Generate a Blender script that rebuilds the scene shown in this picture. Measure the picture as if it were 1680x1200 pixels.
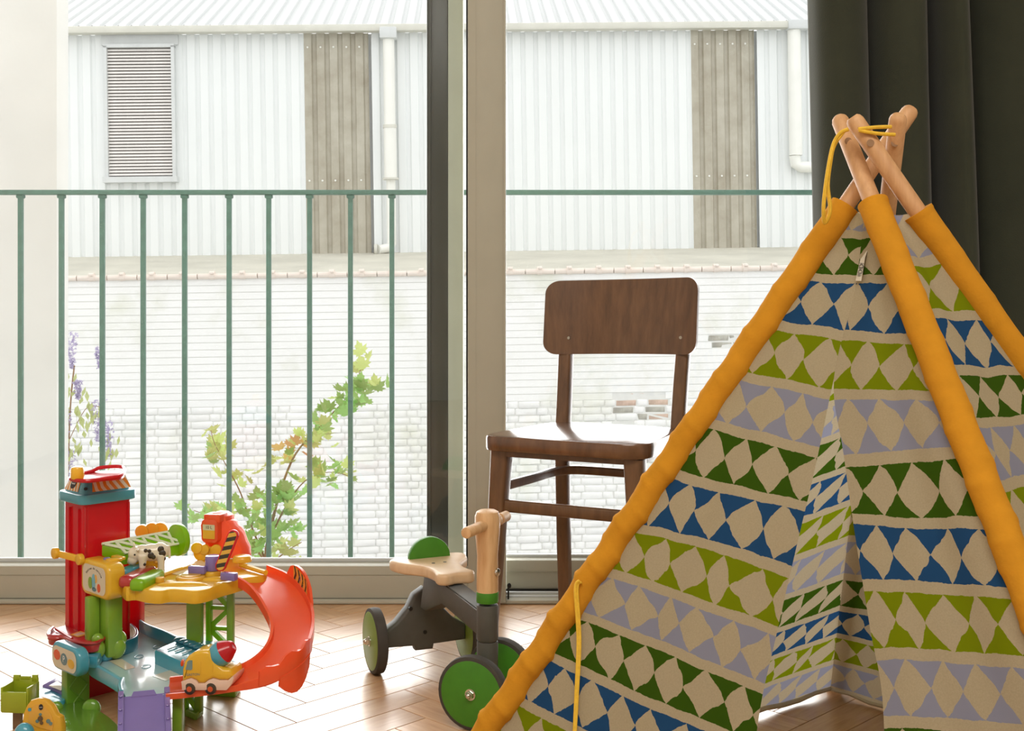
import bpy, bmesh, math, random
from mathutils import Vector, Matrix, noise
R = math.radians
random.seed(7)
for o in list(bpy.data.objects): bpy.data.objects.remove(o)
scene = bpy.context.scene
C = scene.collection

# ------------------------------------------------------------------ camera
F, YH, H = 1986.0, 476.0, 0.76          # focal length and horizon (of a 1680x1200 frame), eye height
cam_d = bpy.data.cameras.new('camera'); cam = bpy.data.objects.new('camera', cam_d); C.objects.link(cam)
cam.location = (0, 0, H); cam.rotation_euler = (R(90), 0, 0)
cam_d.sensor_width = 36; cam_d.lens = 36*F/1680; cam_d.shift_y = -(600-YH)/1680; cam_d.clip_start = .02
scene.camera = cam
# ------------------------------------------------------------------ sky, area lights, exposure
SKY = 1.74
w = bpy.data.worlds.new('overcast_sky'); scene.world = w; w.use_nodes = True
bg = w.node_tree.nodes['Background']; bg.inputs[0].default_value = (1, 1, .99, 1); bg.inputs[1].default_value = SKY
def area(name, loc, rot, sx, sy, power, col):
    d = bpy.data.lights.new(name, 'AREA'); d.shape = 'RECTANGLE'; d.size = sx; d.size_y = sy; d.energy = power; d.color = col
    o = bpy.data.objects.new(name, d); C.objects.link(o); o.location = loc; o.rotation_euler = rot; return o
area('added_fill_light', (.0, .15, 2.58), (R(20), 0, 0), 2.2, 1.3, 84, (1, .96, .90))  # unseen area light, added overhead to fill the room side
area('daylight_balcony_window', (-.35, 3.16, 1.18), (R(-90), 0, 0), 3.0, 2.1, 105, (1, .99, .97))
scene.view_settings.view_transform = 'Standard'; scene.view_settings.look = 'None'
scene.view_settings.exposure = 0.0; scene.view_settings.gamma = 1; scene.view_settings.use_curve_mapping = False

# ------------------------------------------------------------------ helpers
def pd(u, v, D): return Vector(((u-840)*D/F, D, H-(v-YH)*D/F))
def pz(u, v, z): return pd(u, v, F*(H-z)/(v-YH))
ORG = {}
class LB:
    """fast collector for thousands of small boxes"""
    def __init__(s): s.v = []; s.f = []
    def box(s, c, size, ax=None):
        n = len(s.v); c = Vector(c); x, y, z = (ax[0], ax[2].cross(ax[0]), ax[2]) if ax else (Vector((1, 0, 0)), Vector((0, 1, 0)), Vector((0, 0, 1)))
        for i in (-.5, .5):
            for j in (-.5, .5):
                for k in (-.5, .5): s.v.append(c+x*(i*size[0])+y*(j*size[1])+z*(k*size[2]))
        s.f += [(n, n+1, n+3, n+2), (n+4, n+6, n+7, n+5), (n, n+4, n+5, n+1), (n+2, n+3, n+7, n+6), (n, n+2, n+6, n+4), (n+1, n+5, n+7, n+3)]
    def add(s, me, off):
        n = len(s.v); off = Vector(off); s.v += [v.co+off for v in me.vertices]; s.f += [tuple(i+n for i in p.vertices) for p in me.polygons]
    def mesh(s, name, mat, smooth=False, ang=35):
        me = bpy.data.meshes.new(name); me.from_pydata(s.v, [], s.f); me.materials.append(mat)
        if smooth: me.shade_smooth(); me.set_sharp_from_angle(angle=R(ang))
        return me
class MB:
    def __init__(s): s.b = bmesh.new(); s.uv = None
    def take(s, other, M=None):
        me = bpy.data.meshes.new('t'); other.to_mesh(me); other.free()
        if M is not None: me.transform(M)
        s.b.from_mesh(me); bpy.data.meshes.remove(me); return s
    def box(s, c, size, ax=None, bev=0, seg=2):
        t = bmesh.new(); bmesh.ops.create_cube(t, size=1)
        for v in t.verts: v.co = Vector((v.co.x*size[0], v.co.y*size[1], v.co.z*size[2]))
        if bev: bmesh.ops.bevel(t, geom=t.edges[:], offset=bev, segments=seg, affect='EDGES', profile=.5)
        M = Matrix.Translation(Vector(c))
        if ax is not None: M = M @ frame(ax)
        return s.take(t, M)
    def cyl(s, a, b, r0, r1=None, n=20, bev=0):
        a, b = Vector(a), Vector(b); r1 = r0 if r1 is None else r1
        t = bmesh.new(); bmesh.ops.create_cone(t, cap_ends=True, segments=n, radius1=r0, radius2=r1, depth=(b-a).length)
        if bev:
            ed = [e for e in t.edges if len(e.link_faces) == 2 and any(len(f.verts) > 4 for f in e.link_faces)]
            bmesh.ops.bevel(t, geom=ed, offset=bev, segments=2, affect='EDGES', profile=.5)
        q = (b-a).to_track_quat('Z', 'Y')
        return s.take(t, Matrix.Translation((a+b)/2) @ q.to_matrix().to_4x4())
    def ball(s, c, r, sc=(1, 1, 1), n=14, M=None):
        t = bmesh.new(); bmesh.ops.create_uvsphere(t, u_segments=n, v_segments=max(6, n*2//3), radius=r)
        X = Matrix.Translation(Vector(c)) @ (M if M is not None else Matrix.Identity(4)) @ Matrix.Diagonal((*sc, 1))
        return s.take(t, X)
    def prism(s, pts, vec, bev=0, seg=2):
        """closed outline (3D points, planar) extruded by vec"""
        t = bmesh.new(); vs = [t.verts.new(Vector(p)) for p in pts]
        f = t.faces.new(vs); r = bmesh.ops.extrude_face_region(t, geom=[f])
        bmesh.ops.translate(t, verts=[e for e in r['geom'] if isinstance(e, bmesh.types.BMVert)], vec=Vector(vec))
        bmesh.ops.recalc_face_normals(t, faces=t.faces[:])
        if bev:
            caps = [f for f in t.faces if len(f.verts) == len(pts)]
            ed = list({e for f in caps for e in f.edges})
            bmesh.ops.bevel(t, geom=ed, offset=bev, segments=seg, affect='EDGES', profile=.5)
        return s.take(t)
    def tube(s, pts, r, n=8, closed=False, rf=None):
        pts = [Vector(p) for p in pts]; N = len(pts); t = s.b; rings = []
        prev = None
        for i, p in enumerate(pts):
            d = (pts[min(i+1, N-1)]-pts[max(i-1, 0)]).normalized()
            if prev is None:
                up = Vector((0, 0, 1)) if abs(d.z) < .9 else Vector((1, 0, 0)); x = d.cross(up).normalized()
            else: x = (prev-d*prev.dot(d)).normalized()
            prev = x; y = d.cross(x)
            ring = []
            for k in range(n):
                a = 2*math.pi*k/n; rr = (r[i] if isinstance(r, (list, tuple)) else r)
                if rf: rr *= rf(i/(N-1), a)
                ring.append(t.verts.new(p+x*math.cos(a)*rr+y*math.sin(a)*rr))
            rings.append(ring)
        for i in range(N-1):
            for k in range(n): t.faces.new((rings[i][k], rings[i][(k+1) % n], rings[i+1][(k+1) % n], rings[i+1][k]))
        t.faces.new(rings[0][::-1]); t.faces.new(rings[-1]); return s
    def grid(s, fn, nu, nv, uvf=None):
        t = s.b; g = [[t.verts.new(Vector(fn(i/nu, j/nv))) for j in range(nv+1)] for i in range(nu+1)]
        if uvf and s.uv is None: s.uv = t.loops.layers.uv.new('UVMap')
        for i in range(nu):
            for j in range(nv):
                idx = ((i, j), (i+1, j), (i+1, j+1), (i, j+1))
                f = t.faces.new([g[a][b] for a, b in idx])
                if uvf:
                    for l, (a, b) in zip(f.loops, idx): l[s.uv].uv = uvf(a/nu, b/nv)
        return s
    def poly(s, pts, uvs=None):
        if uvs and s.uv is None: s.uv = s.b.loops.layers.uv.new('UVMap')
        f = s.b.faces.new([s.b.verts.new(Vector(p)) for p in pts])
        if uvs:
            for l, q in zip(f.loops, uvs): l[s.uv].uv = q
        return s
    def mesh(s, name, mat, off=None, smooth=True, ang=35):
        me = bpy.data.meshes.new(name)
        if off is not None: bmesh.ops.translate(s.b, verts=s.b.verts[:], vec=-Vector(off))
        s.b.to_mesh(me); s.b.free(); me.materials.append(mat)
        if smooth: me.shade_smooth(); me.set_sharp_from_angle(angle=R(ang))
        return me
def frame(ax):
    X = Vector(ax[0]).normalized(); Z = Vector(ax[2]).normalized() if len(ax) > 2 else Vector((0, 0, 1))
    Y = Z.cross(X).normalized()
    return Matrix((X, Y, Z)).transposed().to_4x4()
def thing(name, label, cat, loc=(0, 0, 0), group=None, kind=None):
    o = bpy.data.objects.new(name, None); C.objects.link(o); o.location = loc; o.empty_display_size = .05
    if label: o['label'] = label
    if cat: o['category'] = cat
    if group: o['group'] = group
    if kind: o['kind'] = kind
    ORG[o.name] = Vector(loc); return o
def obj(name, mb, mat, parent=None, label=None, cat=None, group=None, kind=None, smooth=True, local=False, ang=35):
    off = None
    if parent is not None and not local: off = ORG[parent.name]
    me = mb.mesh(name, mat, None, smooth, ang) if isinstance(mb, MB) else mb
    if parent is None and not local and isinstance(mb, MB):       # stand the origin at the thing's base
        xs = [v.co for v in me.vertices]; lo = Vector([min(c[i] for c in xs) for i in range(3)]); hi = Vector([max(c[i] for c in xs) for i in range(3)])
        off = Vector(((lo.x+hi.x)/2, (lo.y+hi.y)/2, lo.z))
    if off is not None: me.transform(Matrix.Translation(-off))
    o = bpy.data.objects.new(name, me); C.objects.link(o)
    if parent is not None: o.parent = parent; ORG[o.name] = ORG[parent.name]
    else:
        ORG[o.name] = off if off is not None else Vector((0, 0, 0)); o.location = ORG[o.name]
    for k, v in (('label', label), ('category', cat), ('group', group), ('kind', kind)):
        if v: o[k] = v
    return o
def inst(name, me, parent, loc=(0, 0, 0), rot=None, scale=None):
    o = bpy.data.objects.new(name, me); C.objects.link(o); o.parent = parent; o.location = loc
    if rot is not None: o.rotation_euler = rot
    if scale is not None: o.scale = scale
    return o
def text(s, size, M, mat, name, parent, depth=.0006):
    cu = bpy.data.curves.new('t', 'FONT'); cu.body = s; cu.size = size; cu.extrude = depth; cu.align_x = 'CENTER'; cu.align_y = 'CENTER'
    t = bpy.data.objects.new('t', cu); C.objects.link(t); dg = bpy.context.evaluated_depsgraph_get()
    me = bpy.data.meshes.new_from_object(t.evaluated_get(dg)); bpy.data.objects.remove(t); bpy.data.curves.remove(cu)
    me.name = name; me.transform(M); me.materials.clear(); me.materials.append(mat)
    return obj(name, me, mat, parent)
def rrect(w, h, r, n=5):
    r = min(r, w/2-1e-5, h/2-1e-5); out = []
    for cx, cy, a0 in ((w/2-r, h/2-r, 0), (-w/2+r, h/2-r, 90), (-w/2+r, -h/2+r, 180), (w/2-r, -h/2+r, 270)):
        for k in range(n+1):
            a = R(a0+90*k/n); out.append((cx+r*math.cos(a), cy+r*math.sin(a)))
    return out
def smooth_loop(pts, n=6, closed=True):
    """Catmull-Rom through the points"""
    P = [Vector(p) for p in pts]; N = len(P); out = []
    for i in range(N if closed else N-1):
        if closed: a, b, c, d = P[i-1], P[i], P[(i+1) % N], P[(i+2) % N]
        else: a, b, c, d = P[max(i-1, 0)], P[i], P[i+1], P[min(i+2, N-1)]
        for k in range(n):
            t = k/n
            out.append(.5*((2*b)+(c-a)*t+(2*a-5*b+4*c-d)*t*t+(3*b-a-3*c+d)*t**3))
    if not closed: out.append(P[-1])
    return out
def interp(tab, x):
    if x <= tab[0][0]:
        (a, b), (c, d) = tab[0], tab[1]
    elif x >= tab[-1][0]:
        (a, b), (c, d) = tab[-2], tab[-1]
    else:
        for (a, b), (c, d) in zip(tab, tab[1:]):
            if a <= x <= c: break
    return b+(d-b)*(x-a)/(c-a)

# ------------------------------------------------------------------ materials
def srgb(r, g, b):
    f = lambda c: ((c/255+.055)/1.055)**2.4 if c > 10 else c/255/12.92
    return (f(r), f(g), f(b), 1)
class NT:
    def __init__(s, name):
        s.m = bpy.data.materials.new(name); s.m.use_nodes = True; s.t = s.m.node_tree; s.n = s.t.nodes; s.p = s.n['Principled BSDF']; s.out = s.n['Material Output']
    def new(s, typ, **kw):
        n = s.n.new(typ)
        for k, v in kw.items(): setattr(n, k, v)
        return n
    def link(s, a, b): s.t.links.new(a, b)
    def val(s, sock, v):
        if hasattr(v, 'is_output'): s.link(v, sock)
        else: sock.default_value = v
    def math(s, op, a, b=None, c=None, clamp=False):
        n = s.new('ShaderNodeMath', operation=op, use_clamp=clamp); s.val(n.inputs[0], a)
        if b is not None: s.val(n.inputs[1], b)
        if c is not None: s.val(n.inputs[2], c)
        return n.outputs[0]
    def noise(s, scale, detail=3, vec=None, rough=.5):
        n = s.new('ShaderNodeTexNoise'); n.inputs['Scale'].default_value = scale; n.inputs['Detail'].default_value = detail; n.inputs['Roughness'].default_value = rough
        if vec is not None: s.link(vec, n.inputs['Vector'])
        return n
    def ramp(s, fac, stops, mode='LINEAR'):
        n = s.new('ShaderNodeValToRGB'); n.color_ramp.interpolation = mode; e = n.color_ramp.elements
        while len(e) < len(stops): e.new(.5)
        for x, (p, c) in zip(e, stops): x.position = p; x.color = c
        s.link(fac, n.inputs[0]); return n.outputs[0]
    def mix(s, fac, a, b):
        n = s.new('ShaderNodeMix', data_type='RGBA'); s.val(n.inputs['Factor'], fac); s.val(n.inputs[6], a); s.val(n.inputs[7], b); return n.outputs[2]
    def bump(s, h, strength=.3, dist=.002):
        n = s.new('ShaderNodeBump'); n.inputs['Strength'].default_value = strength; n.inputs['Distance'].default_value = dist; s.link(h, n.inputs['Height']); s.link(n.outputs[0], s.p.inputs['Normal']); return n
    def obj(s): return s.new('ShaderNodeTexCoord').outputs['Object']
def mul(c, k): return (min(c[0]*k, 1), min(c[1]*k, 1), min(c[2]*k, 1), 1)
def plain(name, col, rough=.5, var=.12, scale=30, bump=0, coat=0, metal=0, spec=.5, trans=0, bscale=None):
    t = NT(name); n = t.noise(scale, 4, t.obj())
    t.link(t.ramp(n.outputs[0], [(.25, mul(col, 1-var)), (.75, mul(col, 1+var))]), t.p.inputs['Base Color'])
    t.p.inputs['Roughness'].default_value = rough; t.p.inputs['Metallic'].default_value = metal; t.p.inputs['Specular IOR Level'].default_value = spec
    if coat: t.p.inputs['Coat Weight'].default_value = coat; t.p.inputs['Coat Roughness'].default_value = .12
    if bump:
        b = t.noise(bscale or scale*4, 3, t.obj()); t.bump(b.outputs[0], bump)
    if trans:
        tr = t.new('ShaderNodeBsdfTranslucent'); tr.inputs[0].default_value = col; mx = t.new('ShaderNodeMixShader'); mx.inputs[0].default_value = trans
        t.link(t.p.outputs[0], mx.inputs[1]); t.link(tr.outputs[0], mx.inputs[2]); t.link(mx.outputs[0], t.out.inputs[0])
    return t.m
def wood(name, c0, c1, stretch=(1, 1, 1), scale=12, rough=.4, coat=0, rot=0, per_object=0, spec=.5):
    t = NT(name); mp = t.new('ShaderNodeMapping'); t.link(t.obj(), mp.inputs[0]); mp.inputs['Scale'].default_value = stretch; mp.inputs['Rotation'].default_value = (0, 0, rot)
    vec = mp.outputs[0]
    if per_object:
        oi = t.new('ShaderNodeObjectInfo'); ad = t.new('ShaderNodeVectorMath', operation='ADD'); t.link(vec, ad.inputs[0])
        cb = t.new('ShaderNodeCombineXYZ'); t.link(t.math('MULTIPLY', oi.outputs['Random'], 37.), cb.inputs[0]); t.link(t.math('MULTIPLY', oi.outputs['Random'], 91.), cb.inputs[1]); t.link(cb.outputs[0], ad.inputs[1]); vec = ad.outputs[0]
    n = t.noise(scale, 6, vec, .62)
    col = t.ramp(n.outputs[0], [(.3, c0), (.7, c1)])
    if per_object:
        k = t.math('MULTIPLY_ADD', oi.outputs['Random'], per_object, 1-per_object/2)
        hs = t.new('ShaderNodeHueSaturation'); t.link(k, hs.inputs['Value']); t.link(col, hs.inputs['Color']); col = hs.outputs[0]
    t.link(col, t.p.inputs['Base Color']); t.p.inputs['Roughness'].default_value = rough; t.p.inputs['Specular IOR Level'].default_value = spec
    if coat: t.p.inputs['Coat Weight'].default_value = coat; t.p.inputs['Coat Roughness'].default_value = .22; t.p.inputs['Coat IOR'].default_value = 1.5
    t.bump(n.outputs[0], .06, .001); return t.m
def glass(name, tint=(.98, .985, .985, 1), refl=.06):
    t = NT(name); tr = t.new('ShaderNodeBsdfTransparent'); tr.inputs[0].default_value = tint; gl = t.new('ShaderNodeBsdfGlossy'); gl.inputs['Roughness'].default_value = .0
    fr = t.new('ShaderNodeFresnel'); fr.inputs[0].default_value = 1.45; n = t.noise(1.5, 2, t.obj())
    f = t.math('MULTIPLY', fr.outputs[0], t.math('MULTIPLY_ADD', n.outputs[0], .2, .9))
    mx = t.new('ShaderNodeMixShader'); t.link(f, mx.inputs[0]); t.link(tr.outputs[0], mx.inputs[1]); t.link(gl.outputs[0], mx.inputs[2]); t.link(mx.outputs[0], t.out.inputs[0]); return t.m
def plastic(name, col, trans=.0, rough=.28, var=.05):
    return plain(name, col, rough, var, 25, coat=.8, trans=trans)
def stripes(name, c0, c1, freq, ang, rough=.4):
    t = NT(name); uv = t.new('ShaderNodeTexCoord').outputs['UV']; sp = t.new('ShaderNodeSeparateXYZ'); t.link(uv, sp.inputs[0])
    x = t.math('ADD', t.math('MULTIPLY', sp.outputs[0], math.cos(ang)*freq), t.math('MULTIPLY', sp.outputs[1], math.sin(ang)*freq))
    f = t.math('GREATER_THAN', t.math('FRACT', x), .5)
    t.link(t.mix(f, c0, c1), t.p.inputs['Base Color']); t.p.inputs['Roughness'].default_value = rough; return t.m

M = {}
M['floor'] = wood('oak_parquet', srgb(188, 142, 98), srgb(214, 172, 128), (1, 9, 1), 9, .42, coat=.8, per_object=.24)
M['floor_base'] = plain('subfloor_dark', srgb(70, 48, 30), .8, .2, 8)
M['room'] = plain('room_paint', srgb(222, 218, 208), .85, .03, 3)
M['frame'] = plain('champagne_aluminium', srgb(184, 182, 167), .5, .03, 14, bump=.02, spec=.3)
M['frame_green'] = plain('grey_green_aluminium', srgb(150, 152, 134), .5, .05, 10)
M['gasket'] = plain('black_gasket', srgb(22, 22, 20), .5, .2, 40)
M['dark_post'] = plain('dark_green_lacquer', srgb(44, 46, 38), .3, .15, 6)
M['glass'] = glass('window_glass')
M['rail'] = plain('green_railing_paint', srgb(86, 120, 106), .55, .14, 60, bump=.05)
M['stucco'] = plain('pale_stucco', srgb(234, 233, 228), .95, .05, 3, bump=.25, bscale=60)
M['sheet'] = plain('white_steel_sheet', srgb(228, 231, 231), .7, .03, 1.2)
M['sheet_roof'] = plain('white_roof_sheet', srgb(206, 208, 208), .7, .03, 1)
t = NT('dirty_translucent_sheet'); n = t.noise(2.4, 8, t.obj(), .7)
t.link(t.ramp(n.outputs[0], [(.3, srgb(150, 142, 124)), (.7, srgb(188, 184, 170))]), t.p.inputs['Base Color']); t.p.inputs['Roughness'].default_value = .35; M['translucent'] = t.m
M['grey_metal'] = plain('pale_grey_metal', srgb(205, 208, 208), .5, .06, 8)
M['gutter'] = plain('gutter_zinc', srgb(205, 204, 194), .6, .08, 5)
M['pvc'] = plain('white_pvc', srgb(232, 232, 226), .5, .04, 6)
M['slat'] = plain('vent_slat_grey', srgb(226, 222, 218), .6, .06, 9)
M['vent_dark'] = plain('vent_back', srgb(84, 80, 76), .9, .1, 9)
M['mortar'] = plain('cement_ledge', srgb(196, 193, 180), .95, .12, 2.5, bump=.2)
M['coping'] = plain('pink_white_clay', srgb(226, 214, 204), .9, .08, 9)
t = NT('white_painted_brick'); oi = t.new('ShaderNodeObjectInfo'); n = t.noise(1.6, 6, t.new('ShaderNodeNewGeometry').outputs['Position'], .6); n2 = t.noise(28, 4, t.obj())
col = t.ramp(n.outputs[0], [(.3, srgb(222, 223, 212)), (.45, srgb(236, 236, 234)), (.7, srgb(240, 240, 239))])
t.link(col, t.p.inputs['Base Color']); t.p.inputs['Roughness'].default_value = .9; t.bump(n2.outputs[0], .35, .008); M['brick'] = t.m
M['joint'] = plain('painted_mortar_joint', srgb(220, 220, 216), .95, .06, 14, bump=.3)
M['bare_brick'] = plain('bare_brick', srgb(196, 172, 156), .95, .2, 20, bump=.3)
M['grey_brick'] = plain('weathered_grey_brick', srgb(168, 166, 156), .95, .25, 20, bump=.3)
M['ground'] = plain('courtyard_paving', srgb(190, 191, 190), .9, .1, 2)
def leafmat(name, col):
    t = NT(name); oi = t.new('ShaderNodeObjectInfo'); n = t.noise(6, 3, t.obj()); hs = t.new('ShaderNodeHueSaturation'); hs.inputs['Color'].default_value = col
    t.link(t.math('MULTIPLY_ADD', oi.outputs['Random'], .05, .475), hs.inputs['Hue']); t.link(t.math('ADD', t.math('MULTIPLY_ADD', oi.outputs['Random'], .5, .62), t.math('MULTIPLY', n.outputs[0], .25)), hs.inputs['Value'])
    t.link(hs.outputs[0], t.p.inputs['Base Color']); t.p.inputs['Roughness'].default_value = .5
    tr = t.new('ShaderNodeBsdfTranslucent'); t.link(hs.outputs[0], tr.inputs[0]); mx = t.new('ShaderNodeMixShader'); mx.inputs[0].default_value = .45
    t.link(t.p.outputs[0], mx.inputs[1]); t.link(tr.outputs[0], mx.inputs[2]); t.link(mx.outputs[0], t.out.inputs[0]); return t.m
M['leaf'] = leafmat('maple_leaf_green', srgb(172, 204, 124)); M['leaf_young'] = leafmat('young_maple_leaf', srgb(212, 218, 140)); M['leaf_red'] = leafmat('reddish_young_leaf', srgb(222, 176, 116))
M['twig'] = plain('maple_twig', srgb(150, 116, 84), .7, .15, 30)
M['wisteria'] = plain('lilac_petal', srgb(196, 186, 214), .6, .12, 30, trans=.4)
M['wist_leaf'] = plain('wisteria_leaf', srgb(196, 204, 140), .6, .12, 10, trans=.5)
M['curtain'] = None
t = NT('dark_green_wool'); tc = t.obj(); n = t.noise(420, 2, tc); n2 = t.noise(7, 3, tc)
t.link(t.mix(n2.outputs[0], srgb(53, 57, 47), srgb(69, 72, 59)), t.p.inputs['Base Color']); t.p.inputs['Roughness'].default_value = 1; t.p.inputs['Specular IOR Level'].default_value = .1
t.p.inputs['Sheen Weight'].default_value = .2; t.bump(n.outputs[0], .5, .001); M['curtain'] = t.m
M['chair'] = wood('walnut_stained_beech', srgb(90, 61, 39), srgb(122, 86, 56), (6, 6, 1), 9, .33, coat=.35)
M['chair_seat'] = wood('walnut_stained_seat', srgb(84, 52, 30), srgb(120, 80, 50), (1, 7, 1), 10, .22, coat=.8, rot=.5)
M['screw'] = plain('steel_screw', srgb(190, 186, 176), .3, .1, 50, metal=1)
M['beech'] = wood('pale_beech', srgb(206, 158, 108), srgb(230, 190, 142), (14, 14, 2), 6, .42, coat=.1)
M['beech_seat'] = wood('pale_beech_seat', srgb(218, 182, 142), srgb(236, 206, 170), (3, 14, 3), 6, .4, coat=.15, rot=.6)
M['pole'] = wood('tent_pole_wood', srgb(186, 138, 92), srgb(214, 168, 120), (16, 16, 1.5), 5, .55)
M['trike_green'] = plain('trike_green_paint', srgb(66, 132, 30), .45, .08, 50)
M['trike_lime'] = plain('trike_lime_paint', srgb(128, 158, 66), .4, .06, 50)
M['trike_grey'] = plain('charcoal_powder_coat', srgb(82, 80, 74), .5, .08, 60, bump=.05)
M['rubber'] = plain('grey_rubber_tyre', srgb(66, 62, 56), .75, .1, 60)
M['steel'] = plain('polished_nut', srgb(214, 210, 200), .2, .05, 30, metal=1)
# tent cloth, printed in rows
def cloth(name, order, back=0.0):
    t = NT(name); uv = t.new('ShaderNodeTexCoord').outputs['UV']
    nz = t.new('ShaderNodeTexNoise'); nz.inputs['Scale'].default_value = 1.1; nz.inputs['Detail'].default_value = 2; t.link(uv, nz.inputs['Vector'])
    nh = t.new('ShaderNodeTexNoise'); nh.inputs['Scale'].default_value = 11; nh.inputs['Detail'].default_value = 2; t.link(uv, nh.inputs['Vector'])
    sn = t.new('ShaderNodeSeparateColor'); t.link(nz.outputs['Color'], sn.inputs[0]); sh = t.new('ShaderNodeSeparateColor'); t.link(nh.outputs['Color'], sh.inputs[0])
    sp = t.new('ShaderNodeSeparateXYZ'); t.link(uv, sp.inputs[0])
    v = t.math('ADD', sp.outputs[1], t.math('MULTIPLY', t.math('SUBTRACT', sn.outputs[1], .5), .10))
    v = t.math('ADD', v, t.math('MULTIPLY', t.math('SUBTRACT', sh.outputs[1], .5), .03))
    row = t.math('FLOOR', v); fv = t.math('FRACT', v)
    u = t.math('ADD', sp.outputs[0], t.math('MULTIPLY', row, .37))
    u = t.math('ADD', u, t.math('MULTIPLY', t.math('SUBTRACT', sn.outputs[0], .5), .6))
    u = t.math('ADD', u, t.math('MULTIPLY', t.math('SUBTRACT', sh.outputs[0], .5), .05))
    cell = t.math('FLOOR', u); fu = t.math('FRACT', u)
    wn = t.new('ShaderNodeTexWhiteNoise', noise_dimensions='2D'); cb = t.new('ShaderNodeCombineXYZ'); t.link(cell, cb.inputs[0]); t.link(row, cb.inputs[1]); t.link(cb.outputs[0], wn.inputs['Vector'])
    ws = t.new('ShaderNodeSeparateColor'); t.link(wn.outputs['Color'], ws.inputs[0])
    vv = t.math('DIVIDE', t.math('SUBTRACT', fv, .44), .41)
    av = t.math('ABSOLUTE', t.math('SUBTRACT', vv, t.math('MULTIPLY', t.math('SUBTRACT', ws.outputs[1], .5), .12)))
    ce = t.math('MULTIPLY_ADD', t.math('SUBTRACT', ws.outputs[0], .5), .3, .5)
    ce2 = t.math('ADD', t.math('MULTIPLY', ce, t.math('SUBTRACT', 1., av)), t.math('MULTIPLY', av, .5))
    d = t.math('ABSOLUTE', t.math('SUBTRACT', fu, ce2))
    lim = t.math('MULTIPLY', t.math('POWER', av, 1.18), .485)
    m1 = t.math('LESS_THAN', d, lim); m2 = t.math('LESS_THAN', t.math('ABSOLUTE', vv), 1.)
    mask = t.math('MULTIPLY', m1, m2)
    k = t.math('DIVIDE', t.math('ADD', t.math('FLOORED_MODULO', row, 4.), .5), 4.)
    pal = {'p': srgb(158, 161, 184), 'g': srgb(64, 97, 20), 'b': srgb(42, 85, 134), 'l': srgb(134, 150, 14)}
    colr = t.ramp(k, [(i/4, pal[c]) for i, c in enumerate(order)], 'CONSTANT')
    wv = t.noise(500, 2, t.obj()); cr = t.mix(wv.outputs[0], srgb(188, 174, 144), srgb(210, 196, 166))
    col = t.mix(mask, cr, colr)
    t.link(col, t.p.inputs['Base Color']); t.p.inputs['Roughness'].default_value = .95; t.p.inputs['Specular IOR Level'].default_value = .1
    t.bump(wv.outputs[0], .15, .0006)
    tr = t.new('ShaderNodeBsdfTranslucent'); t.link(col, tr.inputs[0]); mx = t.new('ShaderNodeMixShader'); mx.inputs[0].default_value = .5
    t.link(t.p.outputs[0], mx.inputs[1]); t.link(tr.outputs[0], mx.inputs[2]); t.link(mx.outputs[0], t.out.inputs[0])
    return t.m
M['cloth'] = cloth('printed_cotton', 'pgbl'); M['cloth_turned'] = cloth('printed_cotton_turned', 'plbg')
M['sleeve'] = plain('yellow_cotton_sleeve', srgb(200, 138, 36), .95, .08, 40, bump=.25, spec=.15, bscale=260)
M['cord'] = plain('yellow_cord', srgb(226, 182, 52), .8, .12, 200)
M['tag'] = plain('white_label', srgb(205, 196, 176), .8, .05, 60)
M['ink'] = plain('dark_ink', srgb(50, 44, 44), .6, .1, 60)
M['ink_red'] = plain('red_ink', srgb(190, 70, 50), .6, .1, 60)
M['ink_white'] = plain('white_ink', srgb(235, 235, 230), .6, .03, 60)
# toy plastics
for k, c, tr in (('red', (224, 30, 46), .4), ('red2', (176, 40, 40), 0), ('teal', (76, 166, 190), .1), ('sky', (112, 190, 214), .1), ('teal_dark', (36, 112, 134), 0), ('yellow', (252, 204, 56), .26), ('yellow2', (246, 190, 60), .2),
                 ('green', (142, 186, 58), .22), ('green2', (126, 178, 60), .2), ('lime', (150, 208, 24), .35), ('orange', (255, 110, 62), .36), ('purple', (136, 120, 188), .1), ('olive', (172, 188, 44), .2), ('cream', (236, 220, 190), 0), ('black', (50, 42, 30), 0), ('brown', (120, 92, 66), 0), ('glassblue', (110, 140, 140), 0), ('deck', (176, 210, 218), 0), ('paper', (214, 206, 186), 0), ('signorange', (236, 176, 70), 0), ('pinkwhite', (238, 206, 186), .1), ('lime_reflection', (232, 240, 212), .1)):
    M['p_'+k] = plastic('plastic_'+k, srgb(*c), tr)
M['st_orange'] = stripes('orange_white_stripes', srgb(226, 138, 30), srgb(226, 222, 206), 5.5, .32)
M['st_black'] = stripes('black_yellow_stripes', srgb(56, 50, 40), srgb(222, 172, 66), 5.5, -.55)

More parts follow.
